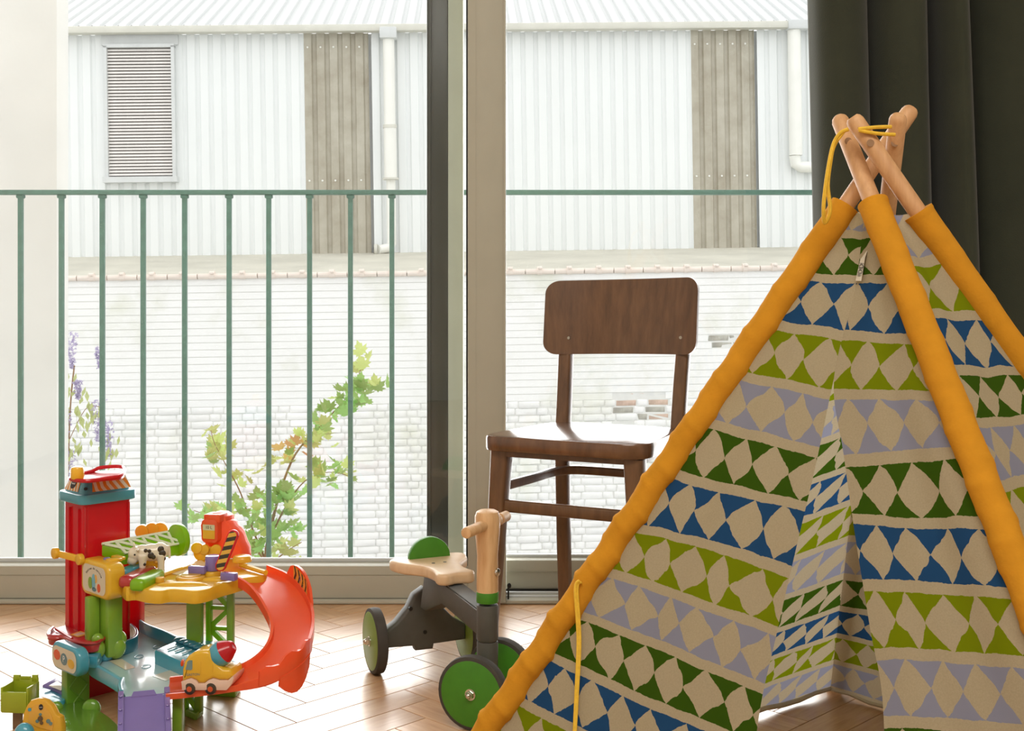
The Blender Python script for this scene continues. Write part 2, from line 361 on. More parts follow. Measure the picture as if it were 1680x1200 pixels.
# ------------------------------------------------------------------ room
floor = thing('floor', None, None, (0, 0, 0), kind='structure')
obj('subfloor', MB().box((-.2, .3, -.021), (4.2, 5.72, .02)), M['floor_base'], floor)
PW, PL, GAP = .0717, .318, .0013
tA = R(44.6); dA = Vector((math.sin(tA), math.cos(tA), 0)); nA = Vector((dA.y, -dA.x, 0))
def plank_mesh(): return MB().box((0, 0, -.0045), (PL-GAP, PW-GAP, .009), bev=.0006, seg=1).mesh('plank', M['floor'], smooth=False)
pm = plank_mesh(); far = LB(); cnt = 0
org = (1.566-PL-PW, -1.761)
for a in range(-90, 91):
    for b in range(-14, 15):
        t0, s0 = org[0]+a*PW+b*PL, org[1]-a*PW+b*PL
        for kind in (0, 1):
            if kind == 0: ct, cs, ang = t0+PL/2, s0+PW/2, 0
            else: ct, cs, ang = t0+PL+PW/2, s0+PL/2, 90
            p = dA*ct+nA*cs
            if not (-2.05 < p.x < 1.68 and -2.3 < p.y < 3.10): continue
            rz = math.atan2(dA.y, dA.x)+R(ang)
            near = p.y > 1.80 and -1.25 < p.x < 1.2
            if near: inst('plank', pm, floor, (p.x, p.y, 0), (0, 0, rz)); cnt += 1
            else:
                ax = (Vector((math.cos(rz), math.sin(rz), 0)), None, Vector((0, 0, 1)))
                far.box((p.x, p.y, -.0045), (PL-GAP, PW-GAP, .009), ax)
print('planks', cnt)
obj('plank_field', far.mesh('plank_field', M['floor']), M['floor'], floor, kind='stuff', smooth=False)
obj('ceiling', MB().box((-.2, .3, 2.66), (4.3, 5.8, .1)), M['room'], kind='structure')
obj('wall_left', MB().box((-2.22, .3, 1.3), (.1, 5.8, 2.62)), M['room'], kind='structure')
obj('wall_right', MB().box((1.80, .3, 1.3), (.1, 5.8, 2.62)), M['room'], kind='structure')
obj('wall_back', MB().box((-.2, -2.5, 1.3), (4.0, .1, 2.62)), M['room'], kind='structure')
obj('wall_window', MB().box((-.2, 3.03, 2.48), (4.0, .22, .26)).box((1.58, 3.03, 1.18), (.36, .22, 2.34)), M['room'], kind='structure')

# ------------------------------------------------------------------ window
win = thing('window_1', None, None, (-.3, 2.97, .001), kind='structure')
WY = 2.937
def xw(u, D): return (u-840)*D/F
mull0, mull1 = xw(768, WY), xw(830, WY)
LX, RX = -2.1, 1.40
# left (inner) sash
b = MB().box(((LX+mull0)/2, WY+.03, .0505), (mull0-LX, .06, .079), bev=.003); b.box(((LX+mull0)/2, WY+.004, .069), (mull0-LX, .012, .0008))
obj('sash_bottom_rail', b, M['frame'], win, label='beige lower rail of the left pane')
obj('glazing_bead', MB().box(((LX+mull0)/2, WY+.05, .094), (mull0-LX, .014, .010), bev=.003), M['grey_metal'], win)
obj('threshold', MB().box(((LX+RX)/2, WY+.05, .0055), (RX-LX, .13, .009), bev=.002), M['frame'], win)
obj('gasket', MB().box(((LX+mull0)/2, WY+.008, .0105), (mull0-LX, .01, .002)).box((xw(766, WY), WY+.02, 1.2), (.004, .03, 2.36)), M['gasket'], win)
b = MB().box(((mull0+mull1)/2, WY+.015, 1.18), (mull1-mull0, .075, 2.35), bev=.0025); b.box((xw(781, WY), WY-.0228, 1.18), (.0015, .001, 2.34)); b.box((mull1-.003, WY+.012, 1.18), (.005, .078, 2.345), bev=.001)
obj('mullion', b, M['frame'], win, label='wide beige stile between the panes')
obj('glass_pane', MB().box(((LX+mull0)/2, WY+.05, 1.225), (mull0-LX-.006, .006, 2.26)), M['glass'], win, smooth=False)
# right (outer) sash, set back
b = MB().box(((mull1+RX)/2, WY+.105, .05), (RX-mull1, .05, .072), bev=.003); b.box(((mull1+RX)/2, WY+.079, .058), (RX-mull1, .003, .0008))
obj('sash_bottom_rail', b, M['frame'], win)
obj('glazing_bead', MB().box(((mull1+RX)/2, WY+.12, .089), (RX-mull1, .014, .008), bev=.002), M['grey_metal'], win)
obj('track', MB().box(((mull1+RX)/2, WY+.05, .011), (RX-mull1, .012, .008)).box(((mull1+RX)/2, WY+.02, .010), (RX-mull1, .01, .006)), M['grey_metal'], win)
obj('gasket', MB().box(((mull1+RX)/2, WY+.078, .0125), (RX-mull1, .006, .005)), M['gasket'], win)
obj('latch', MB().box((mull1+.006, WY+.0, .022), (.004, .006, .036), bev=.001).ball((mull1+.008, WY+.0, .042), .005, (1, .6, 1.3)), M['gasket'], win, label='small black latch at the foot of the stile')
obj('glass_pane', MB().box(((mull1+RX)/2, WY+.12, 1.225), (RX-mull1-.004, .006, 2.26)), M['glass'], win, smooth=False)
# outer sash stile seen through the left glass
so, y2 = 3.075, 3.075
obj('outer_stile', MB().box(((xw(735, so)+xw(760, so))/2, so+.02, 1.18), (xw(760, so)-xw(735, so), .04, 2.35), bev=.002), M['frame_green'], win, label='grey-green stile behind the glass')
b = MB().box(((xw(700, so)+xw(735, so))/2, so+.03, 1.18), (xw(735, so)-xw(700, so), .06, 2.35), bev=.002); b.box((xw(706, so), so-.001, 1.18), (.004, .004, 2.34), bev=.001)
obj('outer_post', b, M['dark_post'], win, label='dark post behind the glass')
obj('top_rail', MB().box(((LX+RX)/2, WY+.06, 2.35), (RX-LX, .12, .08)), M['frame'], win)

# ------------------------------------------------------------------ balcony railing
RY = 3.30
rail = thing('balcony_railing', 'slender green metal balcony railing outside the window', 'railing', (-.6, RY, -.25))
zr = pd(0, 316, RY).z
obj('top_rail', MB().box((-.2, RY, zr), (5.0, .03, .0125), bev=.002), M['rail'], rail)
bm_ = MB().box((0, 0, 0), (.0125, .0125, zr+.25), bev=.001, seg=1)
bme = bm_.mesh('baluster', M['rail'])
for u in (-100, -33, 34, 101, 168, 235, 303, 376, 441, 508, 575, 643):
    x = (u-840)*RY/F; inst('baluster', bme, rail, (x+.6, 0, (zr+.25)/2))
    if u > -50: inst('bracket', bpy.data.meshes.get('bracket') or MB().box((0, 0, 0), (.02, .018, .010), bev=.002, seg=1).mesh('bracket', M['rail']), rail, (x+.6, 0, zr+.25-.011))
obj('bottom_rail', MB().box((-.9, RY, -.2), (3.6, .02, .02)), M['rail'], rail)
obj('balcony_slab', MB().box((-.2, 3.32, -.17), (5, .34, .2)), M['stucco'], kind='structure', label='pale balcony slab under the railing')

# ------------------------------------------------------------------ outdoors
obj('courtyard_ground', MB().box((0, 12, -3.05), (60, 50, .1)), M['ground'], kind='structure')
obj('stucco_wall', MB().box((pd(113, 0, 4.6).x-1.0, 4.54, 1.2), (2.0, .12, 8.6), bev=.006), M['stucco'], label='pale stucco side wall at the left edge behind the railing', cat='wall')
YAW, TILT = .034, -.0152
GW = 11.0
gw = thing('garden_wall', 'whitewashed brick garden wall with clay coping below the corrugated shed', 'wall', (0, GW, 0)); gw.rotation_euler = (0, TILT, YAW)
ZT = .925
obj('wall_core', MB().box((0, .1365, (ZT-3.0)/2), (18, .28, ZT+3.0)), M['joint'], gw, local=True)
CH = .0644; stuff = LB(); bricks = []; rng = random.Random(3)
row = 0; z = ZT-CH/2-.02
meshes = {}
def brick_mesh(L, v, mat, key):
    k = (round(L, 3), v, key)
    if k not in meshes:
        bb = bmesh.new(); bmesh.ops.create_cube(bb, size=1); r2 = random.Random(v*31+int(L*1000))
        for q in bb.verts: q.co = Vector((q.co.x*L, q.co.y*.05, q.co.z*(CH-.004)))
        bmesh.ops.bevel(bb, geom=bb.edges[:], offset=.008, segments=1, affect='EDGES')
        for q in bb.verts: q.co += Vector((r2.uniform(-1, 1)*.004, r2.uniform(-1, 1)*.004, r2.uniform(-1, 1)*.003))
        m = MB(); m.b.free(); m.b = bb; meshes[k] = m.mesh('brick', mat, smooth=True, ang=60)
    return meshes[k]
while z > -2.35:
    x = -8.6+(row % 2)*.07; k = 0
    rough = z < -.26
    while x < 8.6:
        L = .193 if (k+row) % 2 else .098
        L2 = L-(.005 if rough else -.003); cx = x+L/2
        dep = (.004+rng.uniform(0, .007)) if rough else .003+rng.uniform(0, .0015)
        u = 840+F*cx/GW; v = YH+F*(H-z)/GW
        mat, key = M['brick'], 'b'
        if 1015 < u < 1085 and 648 < v < 706 and rng.random() < .7: mat, key = ((M['bare_brick'], 'r') if v < 668 or rng.random() < .2 else (M['grey_brick'], 'g')); dep -= .008
        if 1178 < u < 1215 and 540 < v < 575 and rng.random() < .6: mat, key = M['grey_brick'], 'g'; dep -= .006
        if rough and 130 < u < 668 and 668 < v < 905 and len(bricks) < 292 and rng.random() < .74 or key != 'b':
            inst('brick', brick_mesh(L2, rng.randrange(6), mat, key), gw, (cx, .02-dep, z)); bricks.append(1)
        else:
            jz = rng.uniform(-.0015, .0015) if rough else 0
            if rough:
                me = brick_mesh(L2, rng.randrange(6), M['brick'], 'b'); stuff.add(me, (cx, .02-dep, z+jz))
            else: stuff.box((cx, .02-dep, z), (L2, .05, CH-.006))
        x += L+.002; k += 1
    z -= CH; row += 1
obj('brickwork', stuff.mesh('brickwork', M['brick'], True, 60), M['brick'], gw, kind='stuff', local=True)
tm = MB(); tm.tube([(-.13, 0, 0), (.13, 0, 0)], .026, 10); tm.tube([(-.025, 0, .008), (.02, 0, .010)], .040, 10); tm.box((.0, -.03, .03), (.035, .05, .02), bev=.006)
tme = tm.mesh('coping_tile', M['coping'])
for i in range(-24, 25): inst('coping_tile', tme, gw, (i*.268, -.02, ZT-.002), (rng.uniform(-.06, .06), 0, rng.uniform(-.02, .02)))
b = MB(); b.prism([(-9, 0, ZT-.03), (-9, 0, ZT+.005), (-9, 2.1, 1.19), (-9, 2.1, 1.0)], (18, 0, 0)); obj('cement_ledge', b, M['mortar'], gw, local=True, smooth=False)
# warehouse
WD = 13.0; sW = F/WD
wh = thing('corrugated_warehouse', 'white corrugated metal warehouse behind the garden wall', 'building', (0, WD, 0)); wh.rotation_euler = (0, TILT, YAW)
def X(u): return (u-840)/sW
def Z(v): return H-(v-YH)/sW
PIT = .1375; ZB, ZG = Z(414), Z(52)
def sheet(name, n, z0, z1, mat, slope=None):
    b = MB(); prof = []
    for i in range(n):
        x0 = i*PIT; prof += [(x0, 0), (x0+.078, 0), (x0+.092, .024), (x0+.124, .024)]
    prof.append((n*PIT, 0))
    def fn(i, j):
        x, d = prof[i]
        if slope: return (x, j*math.cos(slope)*z1+d*math.sin(slope), j*math.sin(slope)*z1-d*math.cos(slope))
        return (x, d, z0+(z1-z0)*j)
    vs = [[b.b.verts.new(fn(i, j)) for j in (0, 1)] for i in range(len(prof))]
    for i in range(len(prof)-1): b.b.faces.new((vs[i][0], vs[i+1][0], vs[i+1][1], vs[i][1]))
    return b.mesh(name, mat, smooth=False)
S8 = sheet('corrugated_sheet', 8, ZB, ZG, M['sheet']); S5 = sheet('translucent_sheet', 5, ZB, ZG, M['translucent'])
P1, P2 = X(508), X(1143)
def run(a, b_):
    x = b_
    n = int(round((b_-a)/PIT))
    while n > 0:
        k = min(8, n); x -= k*PIT; n -= k
        me = S8 if k == 8 else sheet('corrugated_sheet', k, ZB, ZG, M['sheet']); inst('corrugated_sheet', me, wh, (x, 0, 0))
run(-9.3, P1); inst('translucent_sheet', S5, wh, (P1, .001, 0))
run(P1+5*PIT, P2); inst('translucent_sheet', S5, wh, (P2, .001, 0)); run(P2+5*PIT, 9.3)
obj('inner_wall', MB().box((0, .09, (ZB+ZG)/2), (18.6, .05, ZG-ZB)), M['sheet'], wh, local=True)
RS = sheet('roof_sheet', 8, 0, 7.0, M['sheet_roof'], R(24.5))
for i in range(-8, 9): inst('roof_sheet', RS, wh, (i*8*PIT+.03, -.14, ZG+.07))
obj('gutter', MB().box((0, -.10, ZG+.025), (18.6, .12, .075), bev=.012), M['gutter'], wh, local=True)
screw = MB().ball((0, 0, 0), .011, (1, .4, 1), 8).mesh('screw', M['pvc'])
for P in (P1, P2):
    for vv in (75, 293):
        for k in range(5): inst('screw', screw, wh, (P+.02+k*PIT+.02, -.004, Z(vv)))
# louvre vent
v0 = Vector(((X(190)+X(298))/2, -.03, 0)); vw, vz0, vz1 = X(298)-X(190), Z(290), Z(72)
vent = obj('louvre_vent', MB().box((v0.x-vw/2, -.03, (vz0+vz1)/2), (.035, .09, vz1-vz0)).box((v0.x+vw/2, -.03, (vz0+vz1)/2), (.035, .09, vz1-vz0)).box((v0.x, -.03, vz1), (vw+.035, .09, .035)).box((v0.x, -.045, vz0+.01), (vw+.07, .12, .06)).box((v0.x, -.012, vz1+.085), (vw+.1, .03, .14)), M['grey_metal'], wh, label='louvred ventilation grille', local=True)
obj('vent_back', MB().box((v0.x, .0, (vz0+vz1)/2), (vw, .02, vz1-vz0)), M['vent_dark'], vent, local=True)
sl = MB().box((0, 0, 0), (vw-.03, .005, .026), ((1, 0, 0), None, (0, .6, 1))).mesh('slat', M['slat'])
ns = 40
for i in range(ns): inst('slat', sl, vent, (v0.x, -.04, vz0+.05+(vz1-vz0-.075)*(i+.5)/ns))
# downpipes
xp = X(647)
dp = obj('downpipe', MB().tube([(xp, -.09, Z(62)), (xp, -.09, Z(206))], .062, 14).tube([(xp, -.09, Z(204)), (xp, -.09, Z(293))], .068, 14).tube([(xp, -.07, Z(290)), (xp, -.07, Z(398)), (xp-.03, -.07, Z(404)), (xp-.12, -.07, Z(407)), (X(624), -.10, Z(407))], .05, 14), M['pvc'], wh, local=True, label='white downpipe with an open elbow at its foot')
obj('hopper', MB().box((xp, -.11, Z(57)), (.18, .15, .12), bev=.012), M['grey_metal'], dp, local=True)
obj('pipe_collar', MB().tube([(xp, -.09, Z(205)), (xp, -.09, Z(210))], .074, 14).tube([(xp, -.09, Z(291)), (xp, -.09, Z(294))], .085, 14).tube([(X(624), -.10, Z(407)), (X(619), -.10, Z(407))], .06, 14), M['gutter'], dp, local=True)
obj('pipe_bore', MB().tube([(X(619)-.002, -.10, Z(407)), (X(618.5)-.002, -.10, Z(407))], .046, 14), M['vent_dark'], dp, local=True)
xp = X(1311)
dp = obj('downpipe', MB().tube([(xp, -.09, Z(55)), (xp, -.09, Z(262))], .07, 14).tube([(xp-.01, -.08, Z(262)), (xp, -.08, Z(276)), (xp+.05, -.08, Z(281)), (xp+.6, -.08, Z(282))], .06, 14), M['pvc'], wh, local=True, label='white downpipe turning right beside the curtain')
obj('hopper', MB().box((xp+.03, -.11, Z(49)), (.22, .15, .1), bev=.012), M['grey_metal'], dp, local=True)

# maple
def maple_leaf():
    pts = [(0, 0), (.16, .06), (.34, -.02), (.30, .14), (.52, .22), (.40, .32), (.55, .52), (.34, .50), (.22, .46), (.24, .70), (.12, .74), (0, 1.0)]
    full = pts+[(-x, y) for x, y in pts[-2:0:-1]]
    b = MB(); c = b.b.verts.new((0, .35, .0)); vs = [b.b.verts.new((x, y-.0, -.22*abs(x)-.12*y*y)) for x, y in full]
    for i in range(len(vs)): b.b.faces.new((c, vs[i], vs[(i+1) % len(vs)]))
    return b
MD = 6.2
mp = thing('maple_sapling', 'young green maple sapling growing up behind the railing', 'tree', (pd(440, 900, MD).x, MD, -3.0))
branches = [[(446, 1678), (440, 1000), (436, 915), (446, 860), (462, 800), (485, 745), (520, 705), (555, 668), (585, 630), (594, 585)],
            [(440, 930), (415, 870), (395, 810), (370, 762), (352, 728), (346, 705)],
            [(444, 880), (470, 830), (500, 790), (540, 775), (575, 782)],
            [(438, 925), (400, 880), (350, 850), (318, 838)], [(440, 930), (470, 905), (495, 890)]]
tw = MB(); rm = random.Random(11)
for bi, br in enumerate(branches):
    P = [pd(u, v, MD+.05*math.sin(i+bi)) for i, (u, v) in enumerate(br)]
    n = len(P); tw.tube(smooth_loop(P, 4, False), [max(.0025, .013*(1-i/(4*(n-1)))) if bi == 0 else max(.002, .006*(1-i/(4*(n-1)))) for i in range(4*(n-1)+1)], 6)
lm = [maple_leaf().mesh('leaf', M[k], smooth=True, ang=80) for k in ('leaf', 'leaf_young', 'leaf_red')]
clusters = [(598, 640, 24, 18, 12, 0), (575, 655, 26, 22, 16, 0), (555, 680, 26, 20, 14, 0), (590, 615, 20, 12, 5, 1), (612, 632, 14, 10, 4, 1), (530, 705, 24, 16, 9, 0), (505, 725, 26, 16, 8, 1), (480, 740, 26, 16, 8, 2), (455, 752, 24, 14, 6, 1), (525, 725, 12, 16, 4, 1),
            (358, 748, 24, 24, 16, 1), (345, 715, 16, 12, 4, 1), (392, 790, 24, 16, 9, 1), (545, 780, 30, 18, 14, 0), (520, 790, 20, 14, 6, 1), (580, 775, 12, 10, 3, 1), (470, 820, 30, 20, 16, 0), (440, 825, 30, 20, 12, 0), (405, 850, 26, 22, 12, 0), (430, 880, 34, 24, 16, 0), (470, 870, 22, 24, 9, 0),
            (325, 850, 22, 14, 8, 0), (355, 845, 20, 14, 6, 1), (475, 905, 24, 14, 8, 1), (415, 910, 22, 12, 6, 0), (595, 588, 5, 6, 2, 1)]
for u, v, su, sv, nn, k in clusters:
    for i in range(int(nn*1.18)):
        uu, vv = u+rm.gauss(0, su*.6), v+rm.gauss(0, sv*.6); p = pd(uu, vv, MD+rm.uniform(-.14, .14)); s = rm.uniform(.055, .095)
        kk = k if rm.random() < .8 else rm.choice((0, 1))
        inst('leaf', lm[kk], mp, p-ORG[mp.name], (R(rm.uniform(95, 175)), R(rm.uniform(-35, 35)), R(rm.uniform(-70, 70))), (s, s, s))
obj('trunk', tw, M['twig'], mp)
# wisteria on the wall at the left
WY2 = 9.5
ws = thing('wisteria', 'pale lilac wisteria hanging beside the stucco wall', 'plant', (pd(140, 700, WY2).x, WY2, -3.0))
for u, v, ln, wd in ((118, 575, 60, 12), (163, 585, 36, 9), (160, 690, 70, 14), (178, 720, 60, 11), (115, 770, 60, 14), (128, 640, 30, 8), (108, 700, 60, 12)):
    b = MB()
    for i in range(150):
        t = rm.random(); r = wd*(1-t*.75)*rm.random()**.5; a = rm.uniform(0, 6.28)
        p = pd(u+r*math.cos(a), v-ln/2+ln*t, WY2+r*math.sin(a)*WY2/F)
        q = [p+Vector((rm.uniform(-1, 1), rm.uniform(-1, 1), rm.uniform(-1, 1)))*.019 for _ in range(3)]; b.poly([p, q[0], q[1]]); b.poly([p, q[1], q[2]])
    obj('flower_cluster', b, M['wisteria'], ws, smooth=False)
b = MB()
for i in range(80):
    u, v = rm.choice(((118, 650), (122, 700), (150, 670), (112, 735), (130, 745), (175, 745)))
    p = pd(u+rm.gauss(0, 12), v+rm.gauss(0, 16), WY2+rm.uniform(-.1, .1)); d = Vector((rm.uniform(-.5, .5), rm.uniform(-.3, .3), -1)).normalized()*rm.uniform(.06, .12); s = Vector((.016, rm.uniform(-.01, .01), 0))
    b.poly([p, p+d*.5+s, p+d, p+d*.5-s])
obj('leaf_spray', b, M['wist_leaf'], ws, smooth=False, kind='stuff')
obj('vine', MB().tube(smooth_loop([pd(95, 1262, WY2), pd(105, 1000, WY2), pd(112, 760, WY2), pd(116, 660, WY2), pd(122, 600, WY2)], 5, False), .006, 6).tube(smooth_loop([pd(110, 730, WY2), pd(140, 672, WY2), pd(165, 668, WY2)], 5, False), .003, 6), M['twig'], ws)

# ------------------------------------------------------------------ curtain
cu = [(1325, 2.70), (1330, 2.64), (1350, 2.60), (1382, 2.60), (1404, 2.63), (1412, 2.68), (1416, 2.735), (1424, 2.69), (1440, 2.63), (1470, 2.60), (1494, 2.62), (1504, 2.68), (1507, 2.76), (1516, 2.79), (1524, 2.74), (1530, 2.66), (1546, 2.61), (1562, 2.62), (1571, 2.66), (1576, 2.73), (1590, 2.745), (1612, 2.69), (1645, 2.655), (1680, 2.66), (1705, 2.71), (1725, 2.74), (1745, 2.68), (1775, 2.63), (1810, 2.66), (1830, 2.73), (1850, 2.74), (1880, 2.66), (1920, 2.63), (1950, 2.70)]
cp = smooth_loop([Vector((u, D, 0)) for u, D in cu], 5, False)
def curt(i, j):
    q = cp[int(round(i*(len(cp)-1)))]; z = .015+2.45*(1-j)
    sh = (1.46-z)*26*(1.1 if q.x < 1500 else 1.5 if q.x < 1600 else .7) if z < 1.46 else 0
    p = pd(q.x, 0, 2.70); Dv = q.y+.012*math.sin(q.x*.03+z*2.2)*(1-(z/2.45)**2)
    return (p.x+sh*2.7/F*.62, Dv, z)
b = MB().grid(curt, len(cp)-1, 40)
ct = obj('curtain', b, M['curtain'], label='dark green wool curtain hanging at the right of the window', cat='curtain', ang=80)
sm = ct.modifiers.new('thickness', 'SOLIDIFY'); sm.thickness = .004

#PART2
# ------------------------------------------------------------------ chair
th = R(26.9); cA = Vector((math.cos(th), -math.sin(th), 0)); cB = Vector((math.sin(th), math.cos(th), 0)); cO = Vector((.097, 2.463, 0))
def cw(u, v, z): return cO+cA*u+cB*v+Vector((0, 0, z))
ch = thing('dining_chair', 'dark brown bentwood dining chair with curved plywood back by the window', 'chair', cw(0, .15, 0))
SZ = .455
out = [(-.187, .0), (.187, .0), (.158, .322), (-.158, .322)]
def round_poly(pts, rad, n=6):
    res = []; N = len(pts)
    for i in range(N):
        p, a, b_ = Vector(pts[i]), Vector(pts[i-1]), Vector(pts[(i+1) % N]); da, db = (a-p).normalized(), (b_-p).normalized(); r = rad[i] if isinstance(rad, (list, tuple)) else rad
        for k in range(n+1):
            t = k/n; q = (p+da*r)*(1-t)**2+p*2*t*(1-t)+(p+db*r)*t*t; res.append(q)
    return res
so_ = round_poly(out, [.045, .06, .08, .08])
tb = MB().prism([cw(q.x, q.y-.02*math.sin(math.pi*(q.x+.187)/.374)*(1 if q.y < .1 else 0)*.4, SZ-.033) for q in so_], (0, 0, .033), bev=.006)
obj('seat', tb, M['chair_seat'], ch)
obj('seat_frame', MB().prism([cw(q.x*.9, .018+q.y*.9, SZ-.045) for q in so_], (0, 0, .013)), M['chair'], ch)
def taper(a, b_, w0, w1, parent, name):
    """square leg from a (top) to b, chamfered"""
    t = MB(); rings = []
    for p, ww in ((a, w0), (b_, w1)):
        rr = [t.b.verts.new(p+cA*x+cB*y) for x, y in rrect(ww[0], ww[1], .006, 3)]; rings.append(rr)
    n = len(rings[0])
    for k in range(n): t.b.faces.new((rings[1][k], rings[1][(k+1) % n], rings[0][(k+1) % n], rings[0][k]))
    t.b.faces.new(rings[0]); t.b.faces.new(rings[1][::-1]); return obj(name, t, M['chair'], parent)
taper(cw(-.150, .035, SZ-.034), cw(-.172, .018, 0), (.040, .036), (.026, .026), ch, 'leg')
taper(cw(.150, .035, SZ-.034), cw(.172, .018, 0), (.040, .036), (.026, .026), ch, 'leg')
for s in (-1, 1):
    t = MB(); P = [cw(s*.146, .352, 0), cw(s*.142, .332, .20), cw(s*.140, .322, .40), cw(s*.141, .335, .52), cw(s*.145, .356, .66), cw(s*.148, .366, .735)]
    P = smooth_loop(P, 5, False); rings = []
    for i, p in enumerate(P):
        k = i/(len(P)-1); ww = .026+.004*math.sin(math.pi*k); rings.append([t.b.verts.new(p+cA*x+cB*y) for x, y in rrect(ww, .030, .006, 3)])
    n = len(rings[0])
    for i in range(len(P)-1):
        for k in range(n): t.b.faces.new((rings[i][k], rings[i][(k+1) % n], rings[i+1][(k+1) % n], rings[i+1][k]))
    t.b.faces.new(rings[0][::-1]); t.b.faces.new(rings[-1]); obj('back_leg', t, M['chair'], ch)
# curved plywood backrest
def backrest():
    o2 = rrect(.372, .160, .030, 6); b = MB(); 
    import itertools
    nu, nv = 44, 10; W, Hh, rad = .372, .172, .030
    def surf(i, j, off):
        u, v = math.sin((i*2-1)*math.pi/2), (j*2-1); x = u*W/2
        ex = max(0, abs(x)-(W/2-rad)); y = v*(Hh/2-rad+math.sqrt(max(rad*rad-ex*ex, 0)))
        z = .699+y+.004*u
        d = .330+.5*(y+.08)*.22-.050*(u*u)+.034
        return cw(x, d+off, z)
    b.grid(lambda i, j: surf(i, j, -.004), nu, nv); b.grid(lambda i, j: surf(1-i, j, .006), nu, nv)
    for (k) in range(nu):
        for j in (0, 1):
            q = [surf(k/nu, j, -.004), surf((k+1)/nu, j, -.004), surf((k+1)/nu, j, .006), surf(k/nu, j, .006)]; b.poly(q if j == 0 else q[::-1])
    for k in range(nv):
        for i in (0, 1):
            q = [surf(i, k/nv, -.004), surf(i, (k+1)/nv, -.004), surf(i, (k+1)/nv, .006), surf(i, k/nv, .006)]; b.poly(q[::-1] if i == 0 else q)
    bmesh.ops.remove_doubles(b.b, verts=b.b.verts[:], dist=.0003); bmesh.ops.recalc_face_normals(b.b, faces=b.b.faces[:])
    return b, surf
b, bsurf = backrest(); br_ = obj('backrest', b, M['chair'], ch, ang=50)
for i in (.25, .78):
    p = bsurf(i, .22, -.005); obj('screw', MB().cyl(p-cB*.0015, p+cB*.002, .0035, n=10), M['screw'], br_)
def bar(P, wz, wt, name, parent, mat):
    t = MB(); rings = []; P = [Vector(p) for p in P]
    for i, p in enumerate(P):
        d = (P[min(i+1, len(P)-1)]-P[max(i-1, 0)]); d.z = 0; d.normalize(); s = Vector((-d.y, d.x, 0))
        rings.append([t.b.verts.new(p+s*x+Vector((0, 0, y))) for x, y in rrect(wt, wz, min(wt, wz)*.3, 3)])
    n = len(rings[0])
    for i in range(len(P)-1):
        for k in range(n): t.b.faces.new((rings[i][k], rings[i][(k+1) % n], rings[i+1][(k+1) % n], rings[i+1][k]))
    t.b.faces.new(rings[0][::-1]); t.b.faces.new(rings[-1]); bmesh.ops.recalc_face_normals(t.b, faces=t.b.faces[:]); return obj(name, t, mat, parent)
bar([cw(-.152, .03, .305), cw(.152, .03, .305)], .026, .016, 'front_stretcher', ch, M['chair'])
bar(smooth_loop([cw(-.146, .045, .345), cw(-.138, .17, .345), cw(-.135, .27, .345), cw(-.10, .315, .345), cw(0, .322, .345), cw(.10, .315, .345), cw(.135, .27, .345), cw(.138, .17, .345), cw(.146, .045, .345)], 5, False), .020, .014, 'bent_stretcher', ch, M['chair'])

# ------------------------------------------------------------------ tricycle
tr = thing('toddler_tricycle', 'wooden toddler tricycle with green wheels and charcoal frame', 'tricycle', (-.12, 2.28, 0))
post = Vector((-.0435, 2.145, 0)); fa = Vector((.40, .917, 0)); ra = Vector((.93, .367, 0)); rear = Vector((-.180, 2.438, 0)); WR = .064
up = Vector((0, 0, 1))
def wheel(c, ax, mats):
    c = Vector(c); a = ax.normalized(); b = MB(); n = 36; x = up; y = a.cross(x)
    prof = [(-.010, .052), (-.011, .0585), (-.009, .0632), (0, .0645), (.009, .0632), (.011, .0585), (.010, .052)]; rings = []
    for k in range(n):
        t = 2*math.pi*k/n; e = x*math.cos(t)+y*math.sin(t); rings.append([b.b.verts.new(c+a*s+e*r) for s, r in prof])
    for k in range(n):
        for i in range(len(prof)): 
            i2 = (i+1) % len(prof); b.b.faces.new((rings[k][i], rings[(k+1) % n][i], rings[(k+1) % n][i2], rings[k][i2]))
    bmesh.ops.recalc_face_normals(b.b, faces=b.b.faces[:])
    wo = obj('wheel', b, M['rubber'], tr)
    obj('disc', MB().cyl(c-a*.0115, c+a*.0115, .0575, n=40, bev=.002), mats, wo)
    for s in (-1, 1):
        obj('nut', MB().cyl(c+a*s*.011, c+a*s*.020, .0085, .007, n=6, bev=.001).cyl(c+a*s*.011, c+a*s*.0135, .010, n=16).ball(c+a*s*.020, .0055, n=10), M['steel'], wo)
fw = .058
wheel(post-fa*fw+up*WR, fa, M['trike_green']); wheel(post+fa*fw+up*WR, fa, M['trike_green'])
wheel(rear-ra*.098+up*WR, ra, M['trike_lime']); wheel(rear+ra*.098+up*WR, ra, M['trike_lime'])
obj('front_axle', MB().cyl(post-fa*fw+up*WR, post+fa*fw+up*WR, .006).cyl(rear-ra*.098+up*WR, rear+ra*.098+up*WR, .006), M['steel'], tr)
# steering post
obj('lower_post', MB().cyl(post+up*.045, post+up*.138, .0185, .019, 24, .002).cyl(post+up*.1395, post+up*.203, .0195, .0195, 24, .003).cyl(post+up*.136, post+up*.142, .0165), M['trike_grey'], tr)
obj('green_ring', MB().cyl(post+up*.207, post+up*.226, .0198, .0198, 28, .001), M['trike_green'], tr, label='bright green collar')
b = MB(); prof = [(.2255, .0), (.2255, .0192), (.24, .0195), (.29, .0185), (.335, .0222), (.358, .0225), (.367, .0195), (.370, .014), (.370, 0)]; n = 28; rings = []
for k in range(n):
    t = 2*math.pi*k/n; rings.append([b.b.verts.new(post+up*z+Vector((math.cos(t), math.sin(t), 0))*max(r, 1e-4)) for z, r in prof])
for k in range(n):
    for i in range(len(prof)-1): b.b.faces.new((rings[k][i], rings[(k+1) % n][i], rings[(k+1) % n][i+1], rings[k][i+1]))
